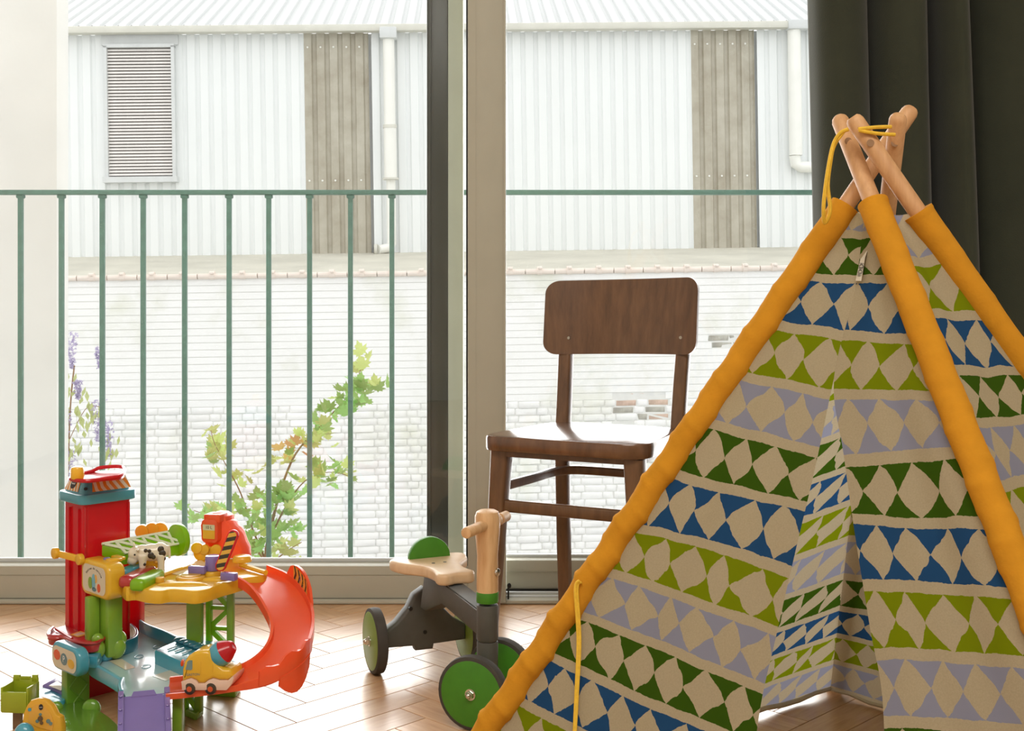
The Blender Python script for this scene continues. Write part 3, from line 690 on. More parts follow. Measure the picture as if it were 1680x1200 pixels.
bmesh.ops.remove_doubles(b.b, verts=b.b.verts[:], dist=.0004)
obj('wooden_stem', b, M['beech'], tr)
hz = up*.345; b = MB(); b.cyl(post-fa*.088+hz, post+fa*.084+hz, .0098, n=20, bev=.002); b.cyl(post+fa*.03+hz, post+fa*.04+hz, .0118, n=20, bev=.001); b.cyl(post+fa*.05+hz, post+fa*.053+hz, .0108, n=20)
obj('handlebar', b, M['beech'], tr)
side = Vector((.87, -.5, 0))
for zz in (.262, .088):
    p = post+side*.0195+up*zz; obj('bolt', MB().cyl(p-side*.002, p+side*.003, .007, n=14, bev=.001), M['steel'], tr)
# seat and frame
fd = (Vector((post.x, post.y, 0))-rear).normalized(); fr = Vector((fd.y, -fd.x, 0)); tb0 = rear
def tw_(f, s, z): return tb0+fd*f+fr*s+up*z
so2 = smooth_loop([tw_(.012, .0, .207), tw_(.009, .045, .207), tw_(.022, .078, .207), (tw_(.065, .070, .207)), tw_(.105, .040, .207), tw_(.145, .033, .207), tw_(.176, .038, .207), tw_(.190, .024, .207), tw_(.184, .0, .207), tw_(.190, -.024, .207), tw_(.176, -.038, .207), tw_(.145, -.033, .207), tw_(.105, -.040, .207), tw_(.065, -.070, .207), tw_(.022, -.078, .207), tw_(.009, -.045, .207)], 4)
st_ = obj('seat', MB().prism(so2, (0, 0, .022), bev=.006, seg=3), M['beech_seat'], tr)
for q in ((.09, .012), (.09, -.012)): obj('seat_screw', MB().cyl(tw_(q[0], q[1], .227), tw_(q[0], q[1], .2295), .0035, n=10), M['trike_grey'], st_)
half = [tw_(.028, .043*math.cos(R(a)), .2285+.041*math.sin(R(a))) for a in range(0, 181, 9)]
obj('backrest', MB().prism(half, fd*.014, bev=.0015), M['trike_green'], tr, label='green half-round backrest')
# slanted beam from under the seat to the post
def beam(s): return [tw_(.060, s, .2065), tw_(.115, s, .2065), tw_(.318, s, .193), tw_(.322, s, .150), tw_(.15, s, .165), tw_(.062, s, .13), tw_(.035, s, .13)]
obj('frame_beam', MB().prism(beam(-.019), fr*.038, bev=.002), M['trike_grey'], tr)
obj('beam_cover', MB().prism([tw_(.12, -.016, .2065), tw_(.315, -.016, .1945), tw_(.315, .016, .1945), tw_(.12, .016, .2065)], (0, 0, .0012)), plain('blue_grey_plate', srgb(118, 124, 128), .4, .06, 30), tr)
rp = [ra*-.088+up*.080, ra*-.060+up*.098, ra*-.035+up*.125, ra*-.022+up*.150, ra*0+up*.163, ra*.022+up*.150, ra*.035+up*.125, ra*.060+up*.098, ra*.088+up*.080, ra*.088+up*.050, ra*.02+up*.048, ra*.018+up*.038, ra*-.018+up*.038, ra*-.02+up*.048, ra*-.088+up*.050]
rf_ = Vector((ra.y, -ra.x, 0)); bm2 = rear+rf_*.0
obj('rear_yoke', MB().prism([bm2+q-rf_*.016 for q in rp], rf_*.032, bev=.007, seg=3), M['trike_grey'], tr, label='charcoal arched rear axle yoke')
obj('yoke_bolt', MB().cyl(bm2+rf_*.014+up*.075, bm2+rf_*.0175+up*.075, .004, n=12), M['gasket'], tr); obj('yoke_bolt', MB().cyl(bm2-ra*.030+rf_*.012+up*.125, bm2-ra*.030+rf_*.0185+up*.125, .004, n=10), M['gasket'], tr)

# ------------------------------------------------------------------ play tent
tn = thing('play_tipi', 'children\'s play tipi of printed cotton with yellow sleeves over wooden poles', 'tent', (.5, 1.70, 0))
def mkpole(tip, thr, Df):
    T = pd(*tip); vf = YH+H*F/Df; uf = tip[0]+(thr[0]-tip[0])/(thr[1]-tip[1])*(vf-tip[1]); return T, pd(uf, vf, Df)
PL_ = mkpole((1497, 177, 1.725), (866, 1100), 1.72); PF_ = mkpole((1376, 192, 1.735), (1672, 940), 1.18); PR_ = mkpole((1398, 192, 1.662), (1688, 612), 1.60); PB_ = mkpole((1474, 188, 1.668), (1365, 1130), 2.308)
def at_v(pole, v):
    """point of the pole that projects to image row v"""
    lo, hi = -.2, 1.3
    for _ in range(50):
        m = (lo+hi)/2; p = pole[0].lerp(pole[1], m)
        if YH+F*(H-p.z)/p.y < v: lo = m
        else: hi = m
    return pole[0].lerp(pole[1], lo)
def pv(p): return YH+F*(H-p.z)/p.y
for nm, P in (('L', PL_), ('F', PF_), ('R', PR_), ('B', PB_)):
    d = (P[1]-P[0]).normalized(); pts = [P[0]-d*.0, P[0]+d*.003, P[0]+d*.008, P[0]+d*.3, P[1]]
    obj('pole', MB().tube(pts, [.0075, .0105, .0122, .0124, .0124], 18), M['pole'], tn)
for P in (PF_, PR_, PB_):
    d = (P[1]-P[0]).normalized(); c = P[0]+d*.045; obj('cord_hole', MB().cyl(c+Vector((-.004, -.0126, 0)), c+Vector((-.004, -.0118, 0)), .0052, n=12), M['twig'], tn)
def sleeve(P, v0, seed, wr, r=.0205):
    a = at_v(P, v0); n = 260; rs = random.Random(seed); ph = rs.uniform(0, 6)
    def rf(t, ang):
        w_ = wr*(.25+.75*min(1, t*1.8)); q_ = math.sin(2*math.pi*t*30+1.0*ang+1.3*math.sin(9*t+ph)); q2 = math.sin(2*math.pi*t*13-1.0*ang+ph)
        return 1+w_*(.075*max(0, q_)**2*(.6+.4*q2)-.03+.04*q2)+(.05 if t < .006 else 0)
    e = P[1].lerp(a, .01); e.z = max(e.z, .002)
    return obj('sleeve', MB().tube([a.lerp(e, i/n) for i in range(n+1)], r, 20, rf=rf), M['sleeve'], tn, ang=80)
sleeve(PL_, 338, 1, 2.0); sleeve(PF_, 333, 2, 1.1); sleeve(PR_, 348, 3, .9)
LF, FF, RF, BF = PL_[1], PF_[1], PR_[1], PB_[1]
# front plane through the left pole and the front foot
Lt = at_v(PL_, 345); nfr = (LF-Lt).cross(FF-Lt).normalized()
if nfr.y > 0: nfr = -nfr
def onfront(u, v):
    d = pd(u, v, 1)-Vector((0, 0, H)); o_ = Vector((0, 0, H)); k = (Lt-o_).dot(nfr)/d.dot(nfr); return o_+d*k
CELL = .050
def panel(name, ea, eb, ta, tb_, mat, nu=26, nv=60, rip=.004, nrm=None, uoff=0, both=False, label=None, sgn=1):
    """cloth between two edges (lists of points, top to floor); ta/tb map image row -> print row on each edge"""
    def ev(E, j):
        x = j*(len(E)-1); i = min(int(x), len(E)-2); return E[i].lerp(E[i+1], x-i)
    def fn(i, j):
        a, c = ev(ea, j), ev(eb, j); p = a.lerp(c, i)
        n_ = nrm if nrm else (c-a).cross(ev(ea, min(j+.01, 1))-ev(ea, max(j-.01, 0))).normalized()
        amp = rip*math.sin(math.pi*i)*(.3+.7*j)
        w_ = math.sin(i*9+j*3+uoff)+.6*math.sin(i*17-j*5+uoff*2)+.5*noise.noise(Vector((i*3, j*4, uoff)))*2
        return p+n_*amp*w_
    def uvf(i, j):
        a, c = ev(ea, j), ev(eb, j); va, vb = interp(ta, pv(a)), interp(tb_, pv(c)); return (uoff+(i if sgn > 0 else i-1)*(c-a).length/CELL, va+(vb-va)*i)
    return obj(name, MB().grid(fn, nu, nv, uvf), mat, tn, label=label, ang=80)
def pedge(P, v0, n=40):
    a = at_v(P, v0); e = P[1].copy(); return [a.lerp(e, i/n) for i in range(n+1)]
TL = [(310, .03), (385, 1.03), (460, 2.03), (540, 3.03), (622, 4.03), (697, 5.03), (780, 6.03), (870, 7.03), (940, 8.03), (1010, 9.03), (1076, 10.03), (1150, 11.03)]
TSl = [(320, .03), (393, 1.03), (465, 2.03), (560, 3.03), (656, 4.03), (752, 5.03), (838, 6.03), (950, 7.03), (1045, 8.03), (1140, 9.03), (1235, 10.03)]
TSr = [(320, .03), (393, 1.03), (465, 2.03), (558, 3.03), (656, 4.03), (768, 5.03), (860, 6.03), (970, 7.03), (1083, 8.03), (1195, 9.03)]
TF = [(310, .03), (390, 1.03), (465, 2.03), (568, 3.03), (660, 4.03), (752, 5.03), (868, 6.03), (988, 7.03), (1105, 8.03), (1225, 9.03)]
fl = LF.lerp(FF, .488); frr = LF.lerp(FF, .672); fl.z = frr.z = .004
dO = -nfr*.0
sl_edge = smooth_loop([onfront(1418, 352), onfront(1402, 480), onfront(1368, 622), onfront(1338, 765), onfront(1305, 905), onfront(1272, 1050), onfront(1243, 1190), fl], 6, False)
sr_edge = smooth_loop([onfront(1418, 352), onfront(1402, 480), onfront(1368, 622), onfront(1384, 745), onfront(1403, 880), onfront(1428, 1035), onfront(1450, 1180), frr], 6, False)
panel('left_door_flap', pedge(PL_, 345), sl_edge, TL, TSl, M['cloth'], rip=.0045, nrm=nfr, uoff=.3, sgn=-1)
panel('right_door_flap', sr_edge, pedge(PF_, 345), TSr, TF, M['cloth'], rip=.0045, nrm=nfr, uoff=5.1)
TF2 = [(345, .03), (440, 1.03), (520, 2.03), (617, 3.03), (705, 4.03), (815, 5.03), (930, 6.03)]
TR2 = [(345, .03), (432, 1.03), (530, 2.03), (617, 3.03), (690, 4.03), (765, 5.03)]
panel('side_panel', pedge(PF_, 352), pedge(PR_, 352), TF2, TR2, M['cloth_turned'], rip=.005, uoff=9.2)
TBi = [(650, .03), (707, 1.03), (770, 2.03), (829, 3.03), (890, 4.03), (952, 5.03), (1003, 6.03), (1047, 7.03), (1090, 8.03)]
TLi = [(745, .03), (825, 1.03), (1144, 5.03), (1262, 7.03), (1330, 8.03)]
eB = pedge(PB_, 356); eB = [p+Vector((-.012, -.034, 0))+Vector((0, 0, .010))*(i/40) for i, p in enumerate(eB)]
eLb = pedge(PL_, 345); eLb = [p+Vector((0, 0, .012))*(i/40) for i, p in enumerate(eLb)]
panel('back_left_panel', eLb, eB, TLi, TBi, M['cloth'], rip=.004, uoff=2.7)
panel('back_right_panel', eB, pedge(PR_, 352), TBi, [(600, 1.03), (1300, 8.03)], M['cloth'], rip=.004, uoff=12.1)
# hem along the floor inside
obj('hem', MB().tube([eLb[-1].lerp(eB[-1], i/20)+Vector((0, 0, .003*math.sin(i*1.7))) for i in range(21)], .005, 6).tube([eB[-1].lerp(RF+Vector((0, 0, .006)), i/20)+Vector((0, 0, .003*math.sin(i*2.1))) for i in range(21)], .004, 6), M['tag'], tn)
# cords
b = MB()
b.tube(smooth_loop([pd(1392, 212, 1.655), pd(1378, 219, 1.66), pd(1367, 238, 1.665), pd(1359, 275, 1.66), pd(1353, 318, 1.66), pd(1351, 345, 1.662), pd(1353, 366, 1.67), pd(1362, 345, 1.664), pd(1358, 305, 1.662), pd(1362, 268, 1.664), pd(1368, 240, 1.668), pd(1384, 216, 1.69)], 6, False), .0028, 8)
b.tube(smooth_loop([pd(1408, 212, 1.645), pd(1436, 209, 1.645), pd(1462, 208, 1.650)], 6, False), .0026, 8); b.tube(smooth_loop([pd(1409, 214, 1.645), pd(1438, 219, 1.645), pd(1468, 221, 1.652)], 6, False), .0026, 8)
obj('tie_cord', b, M['cord'], tn, label='yellow tie cord at the pole tips')
q0 = onfront(957, 972)+nfr*.024; b = MB(); b.tube(smooth_loop([q0+Vector((.006, 0, .012)), q0, onfront(955, 1050)+nfr*.012, onfront(951, 1130)+nfr*.010, onfront(947, 1210)+nfr*.009, onfront(944, 1290)+nfr*.009], 5, False), .0023, 8)
b.tube(smooth_loop([q0+Vector((.009, 0, .010)), q0+Vector((.003, 0, 0)), onfront(958, 1050)+nfr*.011, onfront(954, 1130)+nfr*.010, onfront(949, 1210)+nfr*.009], 5, False), .0018, 8)
obj('door_cord', b, M['cord'], tn, label='yellow cord hanging from the left sleeve')
# woven label
c0, c1, c2, c3 = onfront(1406, 464), onfront(1417, 466), onfront(1423, 428), onfront(1414, 430); lab = MB().prism([c0+nfr*.006, c1+nfr*.010, c2+nfr*.010, onfront(1427, 412)+nfr*.007, c3+nfr*.007], nfr*.001)
lo_ = obj('woven_label', lab, M['tag'], tn, label='small white woven label')
mid = (c0+c2+c1+c3)/4+nfr*.0103; upv = ((c2+c3)/2-(c0+c1)/2).normalized(); rt = nfr.cross(upv).normalized()
text('iiDiDi', .0085, Matrix.Translation(mid) @ Matrix((upv, -rt if rt.x < 0 else upv.cross(nfr)*-1, nfr)).transposed().to_4x4(), M['ink'], 'lettering', lo_, .0002)
#PART3
# ------------------------------------------------------------------ toy garage
e1 = Vector((.684, .7295, 0)); e2 = Vector((-.7295, .684, 0)); up = Vector((0, 0, 1)); nS = -e1; rS = -e2   # nS: the way the signs face
G = thing('toy_garage', 'colourful plastic toy garage with red lift tower, yellow deck and orange spiral slide', 'toy', (-.62, 2.24, 0))
AX = (e1, None, up)
def gp(name, mb, mat, parent=None, label=None, ang=40): return obj(name, mb, M['p_'+mat] if isinstance(mat, str) else mat, parent or G, label=label, ang=ang)
def flat(c, r, u_, pts): return [Vector(c)+r*x+u_*y for x, y in pts]
def circ(rx, ry, n=24): return [(rx*math.cos(2*math.pi*k/n), ry*math.sin(2*math.pi*k/n)) for k in range(n)]
# tower
Cf = Vector((-.795, 2.245, 0)); tw1, tw2 = .105, .090; tc_ = Cf+e1*tw1/2+e2*tw2/2
def tower_out(w, d, r, z): return [tc_+e1*x+e2*y+up*z for x, y in rrect(w, d, r, 5)]
tower = gp('lift_tower', MB().prism(tower_out(tw1-.008, tw2-.008, .010, .004), (0, 0, .358)).prism(tower_out(tw1-.002, tw2-.002, .010, .0), (0, 0, .05)), 'red', label='translucent red lift tower')
b = MB()
for k in range(2): b.box(Cf+e1*.002+e2*(.022+.035*k)+up*.18, (.004, .003, .34), AX)
for s in (.007, tw1-.012): b.box(Cf+e1*s+e2*.003+up*.18, (.004, .004, .35), AX)
gp('tower_rib', b, 'red', tower)
cap = gp('tower_cap', MB().prism(tower_out(tw1+.012, tw2+.011, .018, .360), (0, 0, .019), bev=.003), 'teal', label='teal cap of the lift tower')
b = MB(); r0 = tower_out(tw1-.004, tw2-.004, .014, .378); r1 = tower_out(tw1-.034, tw2-.034, .010, .409); v0_ = [b.b.verts.new(p) for p in r0]; v1_ = [b.b.verts.new(p) for p in r1]; n = len(v0_)
for k in range(n): b.b.faces.new((v0_[k], v0_[(k+1) % n], v1_[(k+1) % n], v1_[k]))
b.b.faces.new(v1_); bmesh.ops.recalc_face_normals(b.b, faces=b.b.faces[:]); gp('cap_roof', b, 'teal', cap)
def slope_quad(a, c, zlo, zhi, inx, off): pass
# striped stickers on the two sloping sides
def sticker(face, s0, s1, t0, t1, mat, name):
    if face == 'front': A, B, ea, o_ = tc_-e2*(tw2/2-.002), tc_-e2*(tw2/2-.017), e1, -e2
    else: A, B, ea, o_ = tc_-e1*(tw1/2-.002), tc_-e1*(tw1/2-.017), e2*-1, -e1
    A = A+up*.378; B = B+up*.409; nn = (B-A).cross(ea).normalized(); nn = nn if nn.dot(o_) > 0 else -nn
    q = [A.lerp(B, t0)+ea*s0, A.lerp(B, t0)+ea*s1, A.lerp(B, t1)+ea*(s1-.006), A.lerp(B, t1)+ea*(s0+.006)]
    m = MB().poly([p+nn*.0008 for p in q], [(0, 0), (1, 0), (1, .35), (0, .35)]); return gp(name, m, mat, cap), A.lerp(B, .5), nn, ea, (B-A).normalized()
sticker('front', -.033, .046, .12, .88, M['st_orange'], 'striped_sticker'); _, cc, nn, ea, ub = sticker('side', -.034, .018, .10, .92, M['st_orange'], 'striped_sticker')
lg = cc-ea*.008+nn*.0012
lo2 = gp('logo', MB().prism(flat(lg, ea, ub, circ(.0095, .010)), nn*.0004), M['ink'], cap); text('vtech', .0058, Matrix.Translation(lg+nn*.0006) @ Matrix((ea, ub, nn)).transposed().to_4x4(), M['ink_white'], 'lettering', cap, .0001)
gp('cap_hole', MB().cyl(Cf+e1*.012+e2*.012+up*.388, Cf+e1*.008+e2*.008+up*.389, .003, n=12), M['gasket'], cap)
# red landing tray on the roof with a yellow knob
zt = .409
tray = [pz(116, 790, zt), pz(122, 785, zt), pz(150, 780, zt), pz(165, 778, zt), pz(196, 777, zt), pz(204, 781, zt), pz(197, 787, zt), pz(170, 790, zt), pz(140, 793, zt)]
tr_o = gp('roof_tray', MB().prism(smooth_loop(tray, 4), (0, 0, .005)), 'red', label='red landing tray on the tower roof')
tl = smooth_loop([p+up*h_ for p, h_ in zip(tray, (.004, .004, .007, .012, .013, .011, .007, .005, .004))], 4); gp('tray_rim', MB().tube(tl+[tl[0]], .0035, 8), 'red', tr_o)
kc = pz(127, 787, .413); gp('knob', MB().cyl(kc, kc+up*.024, .0125, .0115, 20, .005), 'yellow', tr_o, label='round yellow knob')
# yellow clamp across the tower's left side
ca, cb_ = pd(92, 908, 2.262), pd(132, 918, 2.235); gp('clamp', MB().box((ca+cb_)/2, ((cb_-ca).length, .006, .013), ((cb_-ca).normalized(), None, up), bev=.002).cyl(ca+nS*-.004, ca+nS*.006, .0105, n=18, bev=.002).cyl(cb_+nS*-.004, cb_+nS*.006, .0105, n=18, bev=.002), 'yellow', label='yellow clamp bar across the tower')
# lift base: purple ramp and blue car at the foot of the tower
q = [pz(65, 1128, .012), pz(86, 1117, .018), pz(106, 1130, .018), pz(106, 1142, .012), pz(92, 1140, .012)]
lift = gp('lift_base', MB().prism(smooth_loop([pz(60, 1145, .02), pz(66, 1130, .02), pz(84, 1128, .02), pz(106, 1142, .02), pz(104, 1150, .02), pz(86, 1152, .02)], 3), (0, 0, -.02), bev=.002), 'teal')
gp('lift_ramp', MB().prism([pz(70, 1124, .03), pz(92, 1112, .036), pz(108, 1124, .034), pz(106, 1138, .026), pz(84, 1128, .026)], (0, 0, -.006), bev=.0015), 'purple', lift)
gp('lift_picture', MB().prism([pz(80, 1126, .0315), pz(94, 1118, .0355), pz(105, 1126, .034), pz(100, 1134, .030)], (0, 0, .0006)), 'paper', lift)
# sign box 'station de service' on a green column
def signbox(name, c, w, h, d, rad, mat, label=None, bev=.006):
    return gp(name, MB().prism(flat(c, rS, up, rrect(w, h, rad)), -nS*d, bev=bev, seg=3), mat, label=label)
sc = pd(155, 951, 2.205); sb = signbox('sign_box', sc, .104, .066, .034, .018, 'yellow', 'yellow box with a picture sign')
fc = sc+nS*.0006
pn = gp('sign_picture', MB().prism(flat(fc, rS, up, rrect(.082, .050, .012)), nS*.0006), 'paper', sb)
for mat, x, y, rx, ry in (('green', -.013, -.008, .008, .011), ('sky', -.001, -.004, .007, .014), ('signorange', .007, .002, .005, .008), ('orange', .018, -.013, .006, .008), ('teal_dark', .001, -.018, .008, .004)):
    gp('picture_patch', MB().prism(flat(fc+nS*.0007+rS*x+up*y, rS, up, circ(rx, ry, 12)), nS*.0003), mat, sb)
s_ = 'Station de service'
for k, chh in enumerate(s_):
    if chh == ' ': continue
    a = R(152-124*k/(len(s_)-1)); p = fc+nS*.0008+rS*(.031*math.cos(a))+up*(.022*math.sin(a)-.002); aa = a-math.pi/2
    text(chh, .0062, Matrix.Translation(p) @ Matrix((rS*math.cos(aa)+up*math.sin(aa), up*math.cos(aa)-rS*math.sin(aa), nS)).transposed().to_4x4(), M['ink'], 'letter', sb, .0001)
gp('purple_button', MB().cyl(sc+e1*.024+up*.0325, sc+e1*.024+up*.036, .0065, .0055, 16, .001), 'purple', sb)
gp('box_hinge', MB().box(sc+e1*.030+up*.033-e2*.016, (.024, .02, .006), AX, bev=.002).box(sc+e1*.045+up*.033-e2*.004, (.014, .03, .006), AX, bev=.002), 'yellow', sb)
cc_ = sc+e1*.028-up*.033; cz = cc_.z
col = gp('column', MB().box(Vector((cc_.x, cc_.y, (cz+.09)/2))-e2*.008, (.030, .034, cz-.09), AX, bev=.004).box(Vector((cc_.x, cc_.y, (cz+.09)/2))-e1*.026+e2*.012, (.022, .018, cz-.09), AX, bev=.003).box(Vector((cc_.x, cc_.y, (cz+.09)/2))-e1*.010+e2*.012, (.02, .010, cz-.09), AX), 'green', label='green moulded column under the sign box')
b = MB()
for du, dv, r in ((-.030, .108, .016), (-.028, .125, .011), (.006, .104, .020), (.014, .118, .014), (.010, .135, .010)):
    p = Vector((cc_.x, cc_.y, dv))+e1*du-e2*.012; b.ball(p, r, (1, .8, 1.1))
gp('column_foliage', b, 'green', col)
# red lower platform
zp = .122
plat = [pz(80, 1046, zp), pz(87, 1033, zp), pz(108, 1026, zp), pz(140, 1021, zp), pz(166, 1031, zp), pz(174, 1044, zp), pz(168, 1053, zp), pz(150, 1059, zp), pz(122, 1056, zp), pz(104, 1049, zp)]
po = gp('red_platform', MB().prism([p-up*.014 for p in smooth_loop(plat, 4)], (0, 0, .014), bev=.002), 'red2', label='dark red tilting platform')
pr_ = smooth_loop([p+up*.003 for p in plat], 4); gp('platform_rim', MB().tube(pr_[8:]+pr_[:5], .0032, 8), 'red2', po)
gp('platform_bar', MB().tube([pz(92, 1032, zp+.004), pz(118, 1049, zp+.004)], .003, 8).tube([pz(136, 1024, zp+.004), pz(164, 1038, zp+.004)], .003, 8), 'red2', po)
gp('platform_lug', MB().box(pz(158, 1028, .135), (.016, .014, .018), AX, bev=.002), 'red2', po); gp('platform_lip', MB().ball(pz(92, 1047, zp), .013, (1.2, .8, .5)), 'red2', po)
gp('platform_sticker', MB().prism([pz(115, 1042, zp+.0005), pz(132, 1036, zp+.0005), pz(147, 1041, zp+.0005), pz(128, 1046, zp+.0005)], (0, 0, .0005)), 'signorange', po)
gp('sticker_motif', MB().prism([pz(120, 1042, zp+.001), pz(132, 1038, zp+.001), pz(140, 1040, zp+.001), pz(127, 1044, zp+.001)], (0, 0, .0005)), 'paper', po)
# parking sign
ps = pd(106, 1082, 2.150); pk = signbox('parking_sign_box', ps, .104, .050, .022, .020, 'teal', 'blue box with the parking sign')
pn2 = gp('sign_plate', MB().prism(flat(ps+nS*.0006, rS, up, rrect(.088, .038, .015)), nS*.0006), 'paper', pk)
pc = ps+nS*.0014
gp('red_motif', MB().prism(flat(pc-rS*.026+up*.003, rS, up, circ(.0125, .0095, 8)), nS*.0004), 'orange', pk)
pd_ = gp('parking_disc', MB().prism(flat(pc, rS, up, circ(.0115, .0105)), nS*.0004), M['p_teal_dark'], pk)
text('P', .016, Matrix.Translation(pc+nS*.0006) @ Matrix((rS, up, nS)).transposed().to_4x4(), M['ink_white'], 'letter', pk, .0001)
gp('yellow_motif', MB().prism(flat(pc+rS*.026-up*.003, rS, up, circ(.0125, .0085, 9)), nS*.0004), 'yellow', pk)
gp('sign_arm', MB().prism([pz(128, 1076, .105), pz(135, 1068, .105), pz(172, 1062, .105), pz(160, 1078, .105)], (0, 0, -.022), bev=.003), 'teal')
# front-left leg with cross relief, on a green lobed foot
lp = pz(124, 1160, 0); lg_ = gp('leg', MB().box(lp+up*.045, (.044, .022, .09), AX, bev=.002), 'green2', label='front green leg with crossed relief')
b = MB(); fz = lp-e2*.0112
for (a0, a1) in (((-.017, .004), (.017, .040)), ((.017, .004), (-.017, .040)), ((-.017, .042), (.017, .078)), ((.017, .042), (-.017, .078))): b.tube([fz+e1*a0[0]+up*a0[1], fz+e1*a1[0]+up*a1[1]], .0016, 6)
gp('relief', b, 'green2', lg_)
fo = [pz(88, 1160, .012), pz(98, 1150, .012), pz(122, 1152, .012), pz(148, 1150, .012), pz(157, 1163, .012), pz(180, 1178, .012), pz(204, 1205, .012), pz(215, 1260, .012), pz(150, 1290, .012), pz(95, 1230, .012)]
gp('base_plate', MB().prism([p-up*.011 for p in smooth_loop(fo, 4)], (0, 0, .012), bev=.003), 'green2', label='green base plate')
b = MB(); 
for (u, v, r) in ((150, 1163, .017), (92, 1163, .013), (106, 1190, .010)):
    p = pz(u, v, .012); b.ball(p, r, (1, .6, 1))
gp('base_bush', b, 'green2')
# blue middle deck
zd = .082
dk = [pz(206, 1014, zd), pz(220, 1014, zd), pz(232, 1034, zd), pz(266, 1050, zd), pz(300, 1062, zd), pz(330, 1058, zd), pz(390, 1078, zd), pz(404, 1092, zd), pz(398, 1106, zd), pz(330, 1112, zd), pz(285, 1124, zd), pz(272, 1140, zd), pz(206, 1143, zd), pz(199, 1132, zd), pz(202, 1122, zd), pz(180, 1108, zd), pz(152, 1092, zd), pz(148, 1084, zd), pz(158, 1072, zd), pz(186, 1064, zd), pz(206, 1056, zd), pz(212, 1040, zd)]
deck = gp('middle_deck', MB().prism([p-up*.018 for p in dk], (0, 0, .018), bev=.0015), 'deck', label='blue middle deck paled by a painted sky reflection')  # pale tone: sky reflection put into the blue plastic's colour
def wall(pts, h, th_, mat, name, parent=None, z=zd-.004):
    return bar(smooth_loop([Vector((p.x, p.y, z+h/2)) for p in pts], 5, False), h, th_, name, parent or G, M['p_'+mat])
wall([pz(148, 1083, zd), pz(152, 1092, zd), pz(180, 1108, zd), pz(201, 1121, zd)], .026, .008, 'sky', 'deck_rim', deck, zd-.020)
wall([pz(201, 1121, zd), pz(197, 1131, zd), pz(199, 1142, zd)], .030, .007, 'sky', 'deck_rim', deck, zd-.020)
wall([pz(216, 1013, zd), pz(227, 1032, zd), pz(240, 1042, zd), pz(270, 1054, zd), pz(294, 1066, zd)], .026, .005, 'teal', 'deck_wall', deck)
wall([pz(168, 1073, zd), pz(190, 1078, zd), pz(220, 1068, zd), pz(224, 1056, zd), pz(214, 1045, zd)], .030, .005, 'teal_dark', 'deck_wall', deck)
gp('deck_boulder', MB().ball(pz(170, 1076, zd+.008), .020, (1.0, .8, .55)), 'teal', deck)
blk = [pz(254, 1066, .108), pz(300, 1046, .108), pz(352, 1052, .108), pz(402, 1070, .108), pz(410, 1082, .108), pz(404, 1094, .108), pz(330, 1100, .108)]
bo = gp('deck_block', MB().prism([p-up*.030 for p in blk], (0, 0, .030), bev=.004), 'teal', label='raised teal block of the middle deck')
b = MB()
for k in range(5):
    a0 = pz(275+12*k, 1066+3.2*k, .110); b.tube([a0, a0+e1*.022+e2*.006], .0016, 6)
gp('block_groove', b, 'deck', bo); b = MB()
for k in range(6): p = pz(296+8*k, 1050+3*k, .112); b.ball(p, .010, (1.3, 1, .5))
gp('block_hose', b, 'teal_dark', bo)
b = MB()
for u, v in ((258, 1062), (228, 1078), (240, 1094)):
    p = pz(u, v, zd+.0008); b.tube([p+Vector((math.cos(a/10*math.pi)*.0075, math.sin(a/10*math.pi)*.011, 0)) for a in range(21)], .0006, 5)
gp('deck_marking', b, 'teal_dark', deck)
gp('deck_sticker', MB().prism([pz(178, 1085, zd+.0004), pz(200, 1082, zd+.0004), pz(222, 1096, zd+.0004), pz(206, 1100, zd+.0004)], (0, 0, .0006)), 'paper', deck); gp('deck_sticker', MB().prism([pz(250, 1110, zd+.0004), pz(280, 1100, zd+.0004), pz(300, 1108, zd+.0004), pz(272, 1118, zd+.0004)], (0, 0, .0006)), 'paper', deck)
# purple ramp down towards the viewer
rd = Vector((.30, -.954, 0)); rr_ = Vector((.954, .30, 0)); r0_ = pz(236, 1141, zd+.001); LN, DZ = .18, .078
def rp_(f, s, h): return r0_+rd*(f*LN)+rr_*s*.92+up*(h-DZ*f)
rampo = gp('ramp', MB().prism([rp_(0, -.036, -.006), rp_(0, .036, -.006), rp_(1, .036, -.004), rp_(1, -.036, -.004)], (0, 0, .006)), 'purple', label='purple exit ramp')
for s in (-1, 1):
    rl = gp('ramp_rail', MB().prism([rp_(-.02, s*.040-.0045, -.012), rp_(-.02, s*.040-.0045, .008), rp_(1, s*.040-.0045, .010), rp_(1, s*.040-.0045, -.004)], rr_*.009, bev=.001), 'purple', rampo)
    b = MB()
    for k in range(6): b.ball(rp_(.06+.16*k, s*.040, .009), .0032, (1, 1, .6), 8)
gp('ramp_lip', MB().prism([rp_(-.04, -.018, .0), rp_(-.04, .018, .0), rp_(.02, .022, 0), rp_(.02, -.022, 0)], (0, 0, .002)), 'purple', rampo)
stud = MB().ball((0, 0, 0), .0032, (1, 1, .6), 8).mesh('stud', M['p_purple'])
for s in (-1, 1):
    for k in range(6): inst('stud', stud, G, rp_(.06+.16*k, s*.040, .0095)-ORG[G.name])
